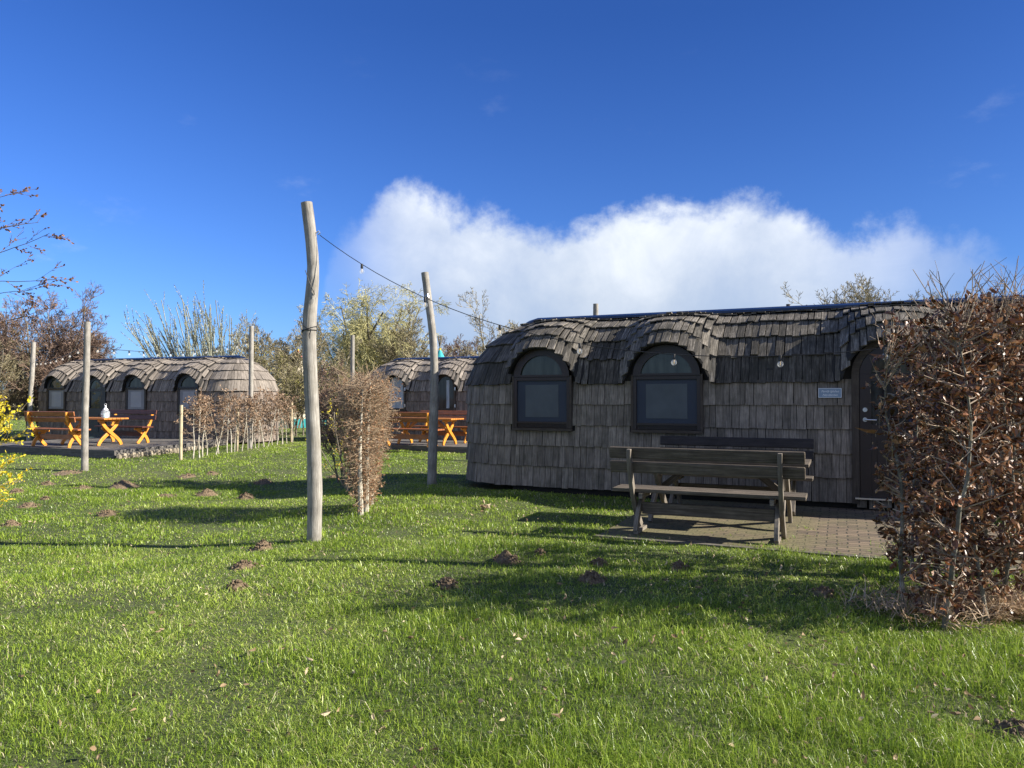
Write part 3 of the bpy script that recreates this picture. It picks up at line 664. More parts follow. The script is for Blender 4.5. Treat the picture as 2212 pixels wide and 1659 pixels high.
# ------------------------------------------------------------------ patio and decks
pt = thing('patio', 'brick paved patio, mossy, in front of the near hut', 'patio', O1, A1); pt['kind'] = 'structure'; del pt['category']
nm = NM(); box(nm, 2.45, 6.5, -3.16, 0.06, -0.08, 0.018); nm.build('paving', m_pave, pt)
nm = NM(); box(nm, 2.42, 6.5, -3.24, -3.165, -0.08, 0.020); nm.build('kerb_edging', simple('grey_concrete', (0.11, 0.098, 0.075), 0.9, var=0.3, scale=20), pt)
def deck(FL, FR, BL, BR, h, n, label, name='wooden_deck'):
    d = thing(name, label, 'deck', (0, 0, 0)); FL, FR, BL, BR = (np.array([*v, 0.0]) for v in (FL, FR, BL, BR)); nm = NM(); C = []
    for k in range(n):
        a, b = k / n, (k + 0.95) / n; p = [FL + (BL - FL) * a, FL + (BL - FL) * b, FR + (BR - FR) * a, FR + (BR - FR) * b]
        C.append([q + [0, 0, z] for q in (p[0], p[1], ) for z in (h, h - 0.03)] + [q + [0, 0, z] for q in (p[2], p[3]) for z in (h, h - 0.03)])
    hexes(nm, C); nm.build('deck_boards', m_deck, d)
    nm = NM(); C = []
    def beam(a, b, z0, z1, t):
        u = (b - a) / np.linalg.norm(b - a); w = np.array([-u[1], u[0], 0]) * t
        bar(nm, a + [0, 0, z0], b - a, w, (0, 0, z1 - z0))
    for z0, z1 in ((-0.03, h * 0.47), (h * 0.49, h - 0.032)):
        beam(FL, FR, z0, z1, 0.04); beam(FR, BR, z0, z1, 0.04); beam(BL, FL, z0, z1, 0.04)
    nm.build('rim_board', m_deck, d); return d
DK2 = ((-15.3, 20.7), (-9.85, 18.35), (-13.6, 25.2), (-8.9, 23.2)); DK3 = ((-4.9, 21.75), (1.6, 18.9), (-3.6, 24.9), (3.0, 22.3))
deck(*DK2, 0.2, 36, 'weathered board deck carrying the orange bench set and lantern, left hut')
deck(*DK3, 0.17, 30, 'weathered board deck in front of the middle hut')
se = thing('stone_edging', 'row of pale rough stones along the right side of the left deck', 'edging')
nm = NM(); a = np.array(DK2[1]); b = np.array(DK2[3])
for k in range(26):
    t_ = k / 26 * 0.85; c = a + (b - a) * t_ + [0.12, 0]; s = random.uniform(0.05, 0.09)
    lathe(nm, [(0.001, -0.05), (s, -0.02), (s * 1.1, 0.03), (s * 0.8, 0.08 + s * 0.4), (0.001, 0.1 + s * 0.4)], (c[0], c[1], 0), 6)
nm.build('stone', simple('pale_stone', (0.27, 0.23, 0.165), 0.9, var=0.3), se)

# ------------------------------------------------------------------ bench sets
def ribbon(nm, pts, width, x0, x1, n=10):
    """curved plank: centreline pts in (y,z), cut in the yz plane, thickness x0..x1"""
    P = np.array(pts, float); t = np.linspace(0, 1, len(P)); tt = np.linspace(0, 1, n)
    k = len(P) - 1; co = [np.polyfit(t, P[:, i], min(3, k)) for i in (0, 1)]; C = np.stack([np.polyval(c, tt) for c in co], 1)
    T = np.gradient(C, axis=0); T /= np.linalg.norm(T, axis=1, keepdims=True); Nn = np.stack([-T[:, 1], T[:, 0]], 1)
    A = C + Nn * width / 2; B = C - Nn * width / 2; V = []; uv = []
    L = np.concatenate([[0], np.cumsum(np.linalg.norm(np.diff(C, axis=0), axis=1))])
    for i in range(n): V += [(x0, *A[i]), (x0, *B[i]), (x1, *A[i]), (x1, *B[i])]
    F = []; w = width; th = abs(x1 - x0)
    def cu(i, j): return (L[i] + 3, {0: 0, 1: w, 2: 0, 3: w}[j])
    for i in range(n - 1):
        s = i * 4
        for q, ve in (([s, s + 1, s + 5, s + 4], (0, w, w, 0)), ([s + 2, s + 6, s + 7, s + 3], (0, 0, w, w)), ([s, s + 4, s + 6, s + 2], (w, w, w + th, w + th)), ([s + 1, s + 3, s + 7, s + 5], (w, w + th, w + th, w))):
            F.append(q); uv.append([(L[i + (1 if v >= s + 4 else 0)] + 3, e) for v, e in zip(q, ve)])
    F += [[0, 2, 3, 1], [4 * n - 4, 4 * n - 3, 4 * n - 1, 4 * n - 2]]; uv += [[(0, 0), (0.05, 0), (0.05, w), (0, w)]] * 2
    nm.add(V, F, uv, random.random())
def make_bench(label, mleg, mseat, mback, half=1.0, post=0.745, foot=False, group=None):
    """origin under the seat; backrest on -y, sitter faces +y"""
    r = thing('garden_bench', label, 'bench', (0, 0, 0), 0, group)
    for s in (-1, 1):
        x0 = s * post; x1 = x0 + s * 0.045
        nm = NM(); ribbon(nm, [(-0.29, 0.93), (-0.25, 0.70), (-0.15, 0.45), (0.02, 0.22), (0.20, 0.0 + 0.03 * foot)], 0.085, min(x0, x1), max(x0, x1)); nm.build('curved_back_leg', mleg, r, bevel=0.005)
        nm = NM(); x2 = x0 - s * 0.046; ribbon(nm, [(0.19, 0.44), (0.05, 0.33), (-0.10, 0.20), (-0.19, 0.0 + 0.03 * foot)], 0.085, min(x2, x0 - s * 0.001), max(x2, x0 - s * 0.001)); nm.build('front_leg', mleg, r, bevel=0.005)
        if foot:
            nm = NM(); box(nm, min(x0, x2), max(x0, x2), -0.2, 0.22, 0.0, 0.038, 'y'); nm.build('foot', mleg, r, bevel=0.004)
        nm = NM(); xa, xb = sorted((x2 - s * 0.001, x2 - s * 0.042)); box(nm, xa, xb, -0.17, 0.23, 0.385, 0.445, 'y'); nm.build('seat_support', mleg, r, bevel=0.004)
    nm = NM()
    for k in range(3): box(nm, -half, half, -0.145 + k * 0.128, -0.025 + k * 0.128, 0.448, 0.488)
    nm.build('seat', mseat, r, bevel=0.006)
    for z0, yy in ((0.665, -0.225), (0.82, -0.25)):
        nm = NM(); tl = 0.025; bar(nm, (-half, yy, z0), (2 * half, 0, 0), (0, 0.036, 0.008), (0, -tl, 0.125)); nm.build('backrest_plank', mback, r, bevel=0.012)
    nm = NM(); box(nm, -post + 0.05, post - 0.05, -0.03, 0.008, 0.20, 0.33); nm.build('stretcher', mseat, r, bevel=0.005)
    return r
def make_table(label, mleg, mtop, half=1.0, post=0.74, group=None):
    r = thing('garden_table', label, 'table', (0, 0, 0), 0, group)
    nm = NM()
    for k in range(6): box(nm, -half, half, -0.38 + k * 0.128, -0.262 + k * 0.128, 0.715, 0.755)
    nm.build('tabletop', mtop, r, bevel=0.005)
    for s in (-1, 1):
        for d in (-1, 1):
            x0 = s * post + (0.0235 * d); nm = NM(); ribbon(nm, [(-d * 0.27, 0.665), (-d * 0.13, 0.48), (d * 0.06, 0.30), (d * 0.24, 0.16), (d * 0.33, 0.0)], 0.09, x0 - 0.0225, x0 + 0.0225); nm.build('curved_leg', mleg, r, bevel=0.005)
        nm = NM(); box(nm, s * post - 0.045, s * post + 0.045, -0.34, 0.34, 0.655, 0.713, 'y'); nm.build('top_support', mleg, r)
        nm = NM(); bar(nm, (s * (post - 0.05), -0.03, 0.34), (-s * 0.42, 0, 0.33), (0, 0.045, 0), (0.04 * s, 0, 0.065)); nm.build('brace', mtop, r, bevel=0.004)
    return r
def place(o, c, ang, off, flip=False, z=0.0):
    v = Vector((math.sin(-ang), math.cos(-ang))); p = (c[0] + v.x * off, c[1] + v.y * off)
    o.location = (p[0], p[1], z); o.rotation_euler = (0, 0, ang + (math.pi if flip else 0))
# grey set on the patio
c1 = loc1 @ Vector((3.54, -1.80, 0))
G1 = 'grey garden furniture'; G2 = 'orange garden benches'
b1_ = make_bench('weathered grey bench nearest the camera, seen from behind, on the mossy paving', m_benchl, m_bench, m_bench, foot=True)
place(b1_, c1, A1, -0.98, z=0.020)
b2_ = make_bench('dark stained bench standing against the near hut, behind the grey table', m_benchl, m_bench, m_benchd, foot=True)
place(b2_, c1, A1, 1.02, True, z=0.020)
t1 = make_table('weathered grey picnic table between the two benches on the brick patio', m_benchl, m_bench); place(t1, c1, A1, 0, z=0.020)
# orange sets on the decks
AS = R(-24)
c2_, c3_ = (-11.74, 20.67), (-2.45, 21.35)
ob = make_bench('orange bench seen from behind on the left deck, nearest bench of that deck', m_orl, m_ors, m_ors, group=G2); place(ob, c2_, AS, -0.98, z=0.2)
ot = make_table('orange varnished table with curved crossed legs under the glass lantern', m_orl, m_ort); place(ot, c2_, AS, 0, z=0.2)
od = make_bench('orange bench with dark brown backrest against the left hut', m_orl, m_ord, m_ord, group=G2); place(od, c2_, AS, 1.05, True, z=0.2)
for src, lab, off, fl in ((ob, 'orange bench seen from behind on the middle deck, partly behind the grey pole', -0.98, False), (ot, 'orange varnished bare table on the middle deck', 0, False), (ob, 'orange bench facing the camera against the middle hut', 1.05, True)):
    k = copy_tree(src); k['label'] = lab; place(k, c3_, AS, off, fl, z=0.17)
# lantern on the left table
ln = thing('lantern', 'glass jar lantern with white lid and pale blue candle on orange table', 'lantern', (-11.22, 20.42, 0.957)); ln.scale = (0.74, 0.74, 0.8)
gm, t, p = mat('clear_glass'); p.inputs['Base Color'].default_value = (0.85, 0.92, 0.95, 1); p.inputs['Roughness'].default_value = 0.03; p.inputs['Alpha'].default_value = 0.28; p.inputs['Specular IOR Level'].default_value = 1.0
nm = NM(); lathe(nm, [(0.001, 0.0), (0.14, 0.0), (0.15, 0.03), (0.15, 0.2), (0.11, 0.25), (0.08, 0.27)]); nm.build('jar', gm, ln, smooth=True)
nm = NM(); lathe(nm, [(0.09, 0.262), (0.1, 0.275), (0.07, 0.31), (0.035, 0.35), (0.02, 0.37), (0.035, 0.39), (0.03, 0.42), (0.001, 0.43)]); tube(nm, [(0.04 * math.cos(a), 0, 0.45 + 0.04 * math.sin(a)) for a in np.linspace(0, 2 * math.pi, 12)], 0.006, 5, False); nm.build('lid', m_white, ln, smooth=True)
nm = NM(); lathe(nm, [(0.001, 0.004), (0.09, 0.004), (0.09, 0.14), (0.001, 0.14)]); nm.build('candle', simple('pale_blue_wax', (0.42, 0.72, 0.80), 0.5), ln)

# ------------------------------------------------------------------ poles
def spline(pts, n):
    P = np.array(pts, float); t = np.linspace(0, 1, len(P)); tt = np.linspace(0, 1, n); out = []
    for u in tt:
        i = min(int(u * (len(P) - 1)), len(P) - 2); f = u * (len(P) - 1) - i
        p0, p1, p2, p3 = P[max(i - 1, 0)], P[i], P[i + 1], P[min(i + 2, len(P) - 1)]
        out.append(0.5 * (2 * p1 + (p2 - p0) * f + (2 * p0 - 5 * p1 + 4 * p2 - p3) * f * f + (3 * p1 - p0 - 3 * p2 + p3) * f ** 3))
    return np.array(out)
def pole(label, pts, rad, n=26, m=None, group='bleached wooden poles for the string lights'):
    b = pts[0]; r = thing('wooden_pole', label, 'pole', (b[0], b[1], 0), 0, group)
    P = spline(pts, n); P[:, 0] -= b[0]; P[:, 1] -= b[1]; rr = np.interp(np.linspace(0, 1, n), np.linspace(0, 1, len(rad)), rad) * (1 + rng.normal(0, 0.012, n))
    nm = NM(); tube(nm, [tuple(p) for p in P], list(rr), 18); nm.build('post', m or m_pole, r, smooth=False)
    for poly in r.children[0].data.polygons: poly.use_smooth = len(poly.vertices) == 4
    return r
def at(x, y, D): return ((x - 1106) / 1598 * D, D, CAMH + (860 - y) / 1598 * D)
D = 7.91
p1 = pole('tall crooked pole nearest the camera, standing in the lawn', [(-2.11, D, -0.1)] + [at(x, y, D) for x, y in ((681, 1100), (681, 1050), (678, 960), (673, 860), (668, 760), (668, 690), (675, 590), (670, 515), (660, 436))], [0.074, 0.077, 0.078, 0.074, 0.073, 0.073, 0.074, 0.063, 0.062, 0.061])
nm = NM()
for k, (z, tilt) in enumerate(((2.225, 0.0), (2.235, 0.03))):
    tube(nm, [(-0.063 + 0.078 * math.cos(a), 0.078 * math.sin(a), z + tilt * math.cos(a)) for a in np.linspace(0, 2 * math.pi, 20)], 0.005, 5, False)
tube(nm, [(-0.02, -0.085, 2.23), (-0.035, -0.09, 2.17), (-0.03, -0.088, 2.13)], 0.006, 5)
tube(nm, [(-0.09, -0.06, 2.86), (-0.05, -0.082, 2.75), (-0.01, -0.08, 2.66), (0.012, -0.06, 2.6)], 0.004, 5)
tube(nm, [(-0.15, -0.03, 2.35), (-0.11, -0.075, 2.27), (-0.06, -0.085, 2.24)], 0.004, 5)
nm.build('cable_tie', m_cable, p1)
nm = NM(); tube(nm, [(0.0, 0, 3.27), (0.04, -0.02, 3.29), (0.055, -0.02, 3.265), (0.03, -0.02, 3.25)], 0.006, 6); nm.build('hook', m_steel, p1)
D = 12.96
p2 = pole('leaning grey pole half in shade beside the dark hut end', [(-1.40, D, -0.1)] + [at(x, y, D) for x, y in ((934, 1000), (937, 900), (938, 800), (934, 720), (925, 650), (917, 588))], [0.083, 0.082, 0.078, 0.07, 0.066, 0.066, 0.064])
nm = NM(); tube(nm, [(-0.1, -0.07, 3.28), (-0.07, -0.1, 3.31), (-0.06, -0.1, 3.26)], 0.012, 6); nm.build('hook', m_steel, p2)
p3 = pole('straight pole in front of the left deck and its orange bench', [(-9.11, 15.8, -0.1), at(184, 900, 15.8), at(186, 800, 15.8), at(187, 695, 15.8)], [0.074, 0.068, 0.066, 0.062])
p4 = pole('thin pole at the far left end of the left hut', [(-16.7, 25.6, -0.1), at(66, 860, 25.6), at(69, 800, 25.6), at(71, 739, 25.6)], [0.08, 0.075, 0.075, 0.07])
p5 = pole('pole between the left hut and its brown leaved hedge', [(-7.7, 21.8, -0.1), at(542, 800, 21.8), at(542, 704, 21.8)], [0.068, 0.068, 0.064])
p6 = pole('distant pole rising behind the clipped hedge', [(-5.4, 25, -0.1), at(761, 800, 25), at(761, 724, 25)], [0.072, 0.07, 0.068])
p7 = pole('pole top showing above the roof of the dark hut', [(1.93, 17, -0.1), at(1287, 760, 17), at(1287.5, 656, 17)], [0.07, 0.066, 0.06])
p8 = pole('pole at the right beside the camera, outside the picture', [(4.36, 6.0, -0.1), (4.36, 6.0, 1.8), (4.37, 6.0, 3.65)], [0.075, 0.07, 0.065])
def post(label, x, y, h, r=0.037):
    o = thing('hedge_post', label, 'post', (x, y, 0), 0, 'pale round posts of the left hedge'); nm = NM()
    tube(nm, [(0, 0, -0.1), (0, 0, h * 0.5), (0.004, 0, h)], [r, r, r * 0.97], 12); nm.build('post', m_post, o)
post('pale round post at the near end of the left hedge', -8.05, 18.0, 1.33, 0.04)
post('pale round post within the stems of the left hedge', -7.75, 20.9, 1.3)
post('pale round post at the far end of the left hedge', -7.3, 24.5, 1.38, 0.04)

# ------------------------------------------------------------------ string lights
m_bulb, t, p = mat('bulb_glass'); p.inputs['Base Color'].default_value = (0.9, 0.93, 0.95, 1); p.inputs['Roughness'].default_value = 0.02; p.inputs['Alpha'].default_value = 0.22; p.inputs['Specular IOR Level'].default_value = 1.0; p.inputs['Coat Weight'].default_value = 1
m_fil = simple('amber_filament', (0.75, 0.5, 0.15), 0.4)
def strings(label, A, B, zf, ts, rc=0.004, rb=0.026):
    """cable in a vertical plane from A to B with height zf(t); bulbs at parameters ts"""
    o = thing('string_lights', label, 'string lights', (A[0], A[1], 0), 0)
    f = lambda t_: (t_ * (B[0] - A[0]), t_ * (B[1] - A[1]), zf(t_))
    nm = NM(); tube(nm, [f(k / 40) for k in range(41)], rc, 6, False); nm.build('cable', m_cable, o, smooth=True)
    proto = None
    for t_ in ts:
        pos = f(t_)
        if proto is None:
            nm = NM(); k = rb / 0.026; lathe(nm, [(0.006 * k, -0.045 * k), (0.012 * k, -0.048 * k), (0.022 * k, -0.058 * k), (0.0265 * k, -0.074 * k), (0.024 * k, -0.088 * k), (0.014 * k, -0.099 * k), (0.001, -0.101 * k)], sides=14)
            b = nm.build('bulb', m_bulb, o, smooth=True); b.location = pos
            nm = NM(); lathe(nm, [(0.001, 0.006 * k), (0.013 * k, 0.004 * k), (0.014 * k, -0.04 * k), (0.009 * k, -0.047 * k), (0.001, -0.047 * k)], sides=10); nm.build('socket', m_cable, b)
            nm = NM(); tube(nm, [(0, 0, -0.047 * k), (0, 0, -0.085 * k)], 0.0035 * k, 5); nm.build('filament', m_fil, b); proto = b
        else:
            b = proto.copy(); col.objects.link(b); b.parent = o; b.location = pos
            for ch in proto.children: c = ch.copy(); col.objects.link(c); c.parent = b
    return o
Ax, Ay, Bx, By = -2.06, 7.9, 4.36, 6.0
Xb = [-1.58, -0.89, -0.12, 0.65, 1.50, 2.39, 3.2, 4.0]
def z1(t_):
    X_ = Ax + t_ * (Bx - Ax); return float(np.interp(X_, XX, ZZ))
XX = np.linspace(Ax, Bx, 60)
kx = [-2.06, -1.58, -0.89, -0.12, 0.65, 1.50, 2.39, 3.2, 4.36]; kz = [3.24, 2.92, 2.52, 2.22, 2.02, 1.915, 1.87, 1.93, 2.15]
ZZ = np.polyval(np.polyfit(kx, kz, 4), XX)
strings('black cable with clear round bulbs hanging from the tall crooked pole across the dark hut', (Ax, Ay), (Bx, By), z1, [(x - Ax) / (Bx - Ax) for x in Xb])
h3 = 2.60; strings('faint string of bulbs above the roof of the left hut', (-9.05, 15.8), (-7.7, 21.8), lambda t_: (1 - t_) * 2.61 + t_ * 3.2 - 0.22 * 4 * t_ * (1 - t_), list(np.linspace(0.04, 0.96, 13)), 0.006, 0.03)
strings('short string of bulbs between the two leftmost poles', (-9.15, 15.8), (-16.55, 25.6), lambda t_: (1 - t_) * 2.61 + t_ * 2.75 - 0.1 * 4 * t_ * (1 - t_), list(np.linspace(0.08, 0.92, 8)), 0.006, 0.026)

# ------------------------------------------------------------------ molehills
MH = [(268, 1052, 58, 1, 'big pale molehill in the left lawn'), (38, 1064, 32, .8, 'small pale molehill near the left edge'), (62, 1094, 46, .6, 'flat molehill below the small pale one at left'),
      (101, 1079, 20, .8, 'tiny round molehill at left'), (233, 1112, 46, .8, 'brown molehill at the left end of the hedge shadow'), (182, 1056, 38, .6, 'low crumbly molehill left of the big pale one'),
      (26, 1134, 40, .8, 'dark molehill at the left edge of the lawn'), (448, 1070, 48, 1, 'brown molehill left of the hut shadow tip'), (533, 1076, 36, 1, 'dark peaked molehill at the hut shadow tip'),
      (570, 1044, 38, .9, 'molehill above the hut shadow'), (407, 1029, 42, .4, 'flat bare soil patch beyond the big molehill'), (150, 1022, 60, .4, 'dark flat soil patch by the straight pole'),
      (360, 1072, 50, .3, 'flat trampled soil patch beside the brown molehill'), (570, 1186, 50, 1, 'dark molehill just left of the crooked pole foot'), (530, 1226, 54, .8, 'blackish molehill below the one by the crooked pole'),
      (514, 1272, 42, 1, 'peaked pale molehill, lowest one left of centre'), (1093, 1212, 56, 1, 'round brown molehill in the sunny centre lawn'), (965, 1266, 50, .9, 'shaded molehill left of centre in the long shadow'),
      (1293, 1220, 34, .9, 'small dark molehill near the patio corner'), (1275, 1254, 60, 1, 'wide dark molehill in the long shadow'), (1466, 1230, 44, .9, 'dark molehill before the patio edge'),
      (1166, 1197, 22, .8, 'tiny molehill right of the round brown one'), (2185, 1585, 110, .8, 'large dark molehill in the bottom right corner'), (722, 1031, 34, .4, 'flat soil patch behind the clipped hedge'),
      (1775, 1282, 50, .7, 'molehill strewn with dry leaves by the big brown hedge'), (460, 1023, 30, .5, 'faint molehill beyond the middle lawn'), (105, 1046, 30, .6, 'small faint molehill between the left poles')]
mole_xyr = []
for x, y, w, hk, lab in MH:
    c = gp(x, y); r = w * c.y / 1598 / 2 * 0.9; hgt = min(0.13, 0.045 + r * 0.3) * hk; z0 = float(gz(c.x, c.y)); mole_xyr.append((c.x, c.y, r))
    nm = NM(); nr_, ns = 9, 26; V = []; sd_ = random.random() * 50
    for i in range(nr_ + 1):
        rr = r * 1.35 * i / nr_
        for k in range(ns):
            a = 2 * math.pi * k / ns; f_ = i / nr_; e = 1 + 0.3 * float(vn(math.cos(a) * 2 + sd_, math.sin(a) * 2, 1, 3) - 0.5)
            px, py = rr * e * math.cos(a), rr * e * math.sin(a)
            hz = hgt * (1 - f_ ** 1.6) ** 1.2 + (random.random() - 0.5) * 0.028 * (1 - f_) + (float(vn(px + sd_, py, 14, 5)) - 0.5) * 0.05 * (1 - f_)
            V.append((px, py, hz - 0.035 * f_ + 0.012))
    F = [[i * ns + k, i * ns + (k + 1) % ns, (i + 1) * ns + (k + 1) % ns, (i + 1) * ns + k] for i in range(nr_) for k in range(ns)]
    nm.add(V, F, None, 0.5)
    for k in range(int(44 * hk)):   # clods
        a = random.random() * 6.28; q = r * random.uniform(0.1, 1.3); s = random.uniform(0.005, 0.013) * (1 + r); zz = max(0, hgt * (1 - (q / r / 1.35) ** 1.6)) + 0.008
        lathe(nm, [(0.001, -s), (s, -s * 0.3), (s * 0.8, s * 0.5), (0.001, s)], (q * math.cos(a), q * math.sin(a), zz), 5)
    o = nm.build('molehill', m_soil); o.location = (c.x, c.y, z0); o.rotation_euler = (0, 0, random.random() * 6); tag(o, lab, 'molehill', 'molehills in the lawn')

# ------------------------------------------------------------------ grass
inv1 = loc1.inverted(); inv2 = (Matrix.Translation(O2) @ Matrix.Rotation(A2, 4, 'Z')).inverted(); inv3 = (Matrix.Translation(O3) @ Matrix.Rotation(A2, 4, 'Z')).inverted()
def loc_xy(M4, x, y): return M4[0][0] * x + M4[0][1] * y + M4[0][3], M4[1][0] * x + M4[1][1] * y + M4[1][3]
def in_quad(x, y, Q):
    Q = [Q[0], Q[1], Q[3], Q[2]]; ok = np.ones(len(x), bool)
    for i in range(4): a, b = Q[i], Q[(i + 1) % 4]; ok &= ((b[0] - a[0]) * (y - a[1]) - (b[1] - a[1]) * (x - a[0])) > 0
    return ok
def keep_mask(x, y):
    k = np.ones(len(x), bool)
    a, b = loc_xy(inv1, x, y); jit = 0.16 * (vn(x, y, 5, 8) - 0.35) + 0.05 * (vn(x, y, 20, 9) - 0.5)
    weeds = (vn(x, y, 6, 50) > 0.72) & (b < -2.2 + 0.8 * vn(x, y, 2, 51)) & (rng.random(len(x)) < 0.35)   # tufts in the joints
    k &= ~((a > 2.45 + jit) & (a < 6.5) & (b > -3.2 + jit * 1.5) & (b < 0.2)) | weeds
    for iv, L in ((inv1, 8.2), (inv2, 7.2), (inv3, 8.0)):
        a, b = loc_xy(iv, x, y); dx = np.maximum(0, np.maximum(-a, a - L)); k &= ~(np.hypot(dx, b - RR) < RR - 0.04)
    k &= ~in_quad(x, y, DK2) & ~in_quad(x, y, DK3)
    for mx, my, r in mole_xyr: k &= ~(np.hypot(x - mx, y - my) < r * 0.95 * (0.8 + 0.4 * vn(x, y, 18, 4)))
    return k
nm = NM()
zones = [(2.2, 3.6, 18000, 0.0031, 0.048), (3.6, 5.4, 11500, 0.0040, 0.048), (5.4, 8, 6200, 0.0055, 0.047), (8, 14, 2700, 0.0082, 0.046), (14, 26, 950, 0.013, 0.042), (26, 50, 160, 0.026, 0.04)]
for d0, d1, dens_, bw, bh in zones:
    area = 0.80 * (d1 ** 2 - d0 ** 2) + 2.4 * (d1 - d0); n = int(area * dens_)
    u = rng.random(n); a_, b_ = 0.80, 2.4
    # invert cumulative width
    Cq = a_ * d0 ** 2 + b_ * d0 + u * area; Dd = (-b_ + np.sqrt(b_ * b_ + 4 * a_ * Cq)) / (2 * a_)
    x = (rng.random(n) * 2 - 1) * (0.80 * Dd + 1.2); y = Dd
    cl = vn(x, y, 2.3, 11) * 0.6 + vn(x, y, 6.5, 12) * 0.4          # clumps
    dry = vn(x, y, 0.55, 21) * 0.55 + vn(x, y, 1.9, 22) * 0.45
    kp = keep_mask(x, y) & (rng.random(n) < 0.5 + 0.8 * cl); x, y, cl, dry = x[kp], y[kp], cl[kp], dry[kp]; n = len(x)
    near_r = np.exp(-((x - 2.2) / 2.0) ** 2) * np.clip((6 - y) / 3, 0, 1)   # longer by the right hand hedge
    h = bh * rng.uniform(0.35, 1.5, n) * (0.35 + 1.35 * cl ** 1.3) * (1 - 0.2 * np.clip((dry - 0.5) * 6, 0, 1)) * (1 + 0.5 * near_r); tall = rng.random(n) < 0.02; h[tall] *= 1.6; low = rng.random(n) < 0.5; h[low] = bh * rng.uniform(0.25, 0.6, low.sum())
    w = bw * rng.uniform(0.55, 1.2, n); yaw = rng.random(n) * 2 * np.pi
    lean_dir = yaw + rng.normal(0, 0.8, n) + np.pi / 2; ln_ = np.abs(rng.normal(0.75, 0.55, n)) + 0.35 * (dry > 0.58) + 0.9 * low * rng.random(n)
    bx, by = np.cos(yaw) * w / 2, np.sin(yaw) * w / 2; lx, ly = np.cos(lean_dir) * h * ln_, np.sin(lean_dir) * h * ln_
    z = gz(x, y) * (1 - np.clip((np.hypot(x, y) - 30) / 15, 0, 1)) - 0.005
    V = np.zeros((n, 5, 3))
    V[:, 0] = np.stack([x - bx, y - by, z], 1); V[:, 1] = np.stack([x + bx, y + by, z], 1)
    mh = h * 0.62
    V[:, 2] = np.stack([x + lx * 0.35 + bx * 0.8, y + ly * 0.35 + by * 0.8, z + mh], 1); V[:, 3] = np.stack([x + lx * 0.35 - bx * 0.8, y + ly * 0.35 - by * 0.8, z + mh], 1)
    V[:, 4] = np.stack([x + lx, y + ly, z + h * (1 - 0.25 * np.minimum(ln_, 1.5))], 1)
    i5 = np.arange(n) * 5
    bt = rng.beta(1.25, 1.35, n); bt = 0.5 + (bt - 0.5) * np.clip(1.15 - 0.045 * y, 0.45, 1.0); rn = np.clip(bt * 0.78 + 0.42 * (dry - 0.40) + 0.22 * (cl - 0.5) + 0.004 * np.clip(y - 8, 0, 16), 0, 0.9); st = rng.random(n) < 0.045 + 0.22 * np.clip(dry - 0.55, 0, 1); rn[st] = rng.uniform(0.92, 1, st.sum())
    base = nm.n
    nm.add(V.reshape(-1, 3), np.stack([i5, i5 + 1, i5 + 2, i5 + 3], 1), np.zeros((n, 4, 2)), rn)
    nm.F.append(np.stack([i5 + 3, i5 + 2, i5 + 4], 1) + base); nm.U.append(np.zeros((n, 3, 2))); nm.Rn.append(rn)
gr = nm.build('grass', m_grassm); tag(gr, 'short green lawn grass with straw coloured blades', 'grass', kind='stuff')
# fallen leaves on the lawn
nm = NM(); n = 2400; Dd = 2.6 + 9 * rng.random(n) ** 1.3; x = (rng.random(n) * 2 - 1) * (0.74 * Dd + .3); y = Dd
pr = 0.22 + 0.6 * np.exp(-((x - 2.3) / 1.6) ** 2) * np.exp(-((y - 4.6) / 1.8) ** 2) + 0.5 * np.exp(-((x - 1.3) / 0.6) ** 2 - ((y - 8.2) / 0.5) ** 2)
kp = (rng.random(n) < pr * (0.45 + 1.2 * (vn(x, y, 1.4, 40) > 0.55))) & keep_mask(x, y); x, y = x[kp], y[kp]
dd = rng.normal(size=(len(x), 3)); dd[:, 2] *= 0.35; leaves(nm, np.stack([x, y, gz(x, y) + 0.022 + 0.03 * rng.random(len(x))], 1), 0.042, curl=1.3, fold=0.9, width=0.42, dirs=dd)
tag(nm.build('fallen_leaves', m_leafl), 'dry pale brown leaves lying in the grass', 'leaves', kind='stuff')

c = gp(1043, 1100); nm = NM(); q = rng.normal(size=(9, 3)) * [0.035, 0.035, 0.012] + [0, 0, 0.06]; leaves(nm, q, 0.085, curl=1.2, fold=0.8, width=0.5)
o = nm.build('leaf_clump', m_leafl); o.location = (c.x, c.y, float(gz(c.x, c.y))); tag(o, 'pale curled dry leaf lying alone on the sunny lawn in front of the dark hut', 'leaf')
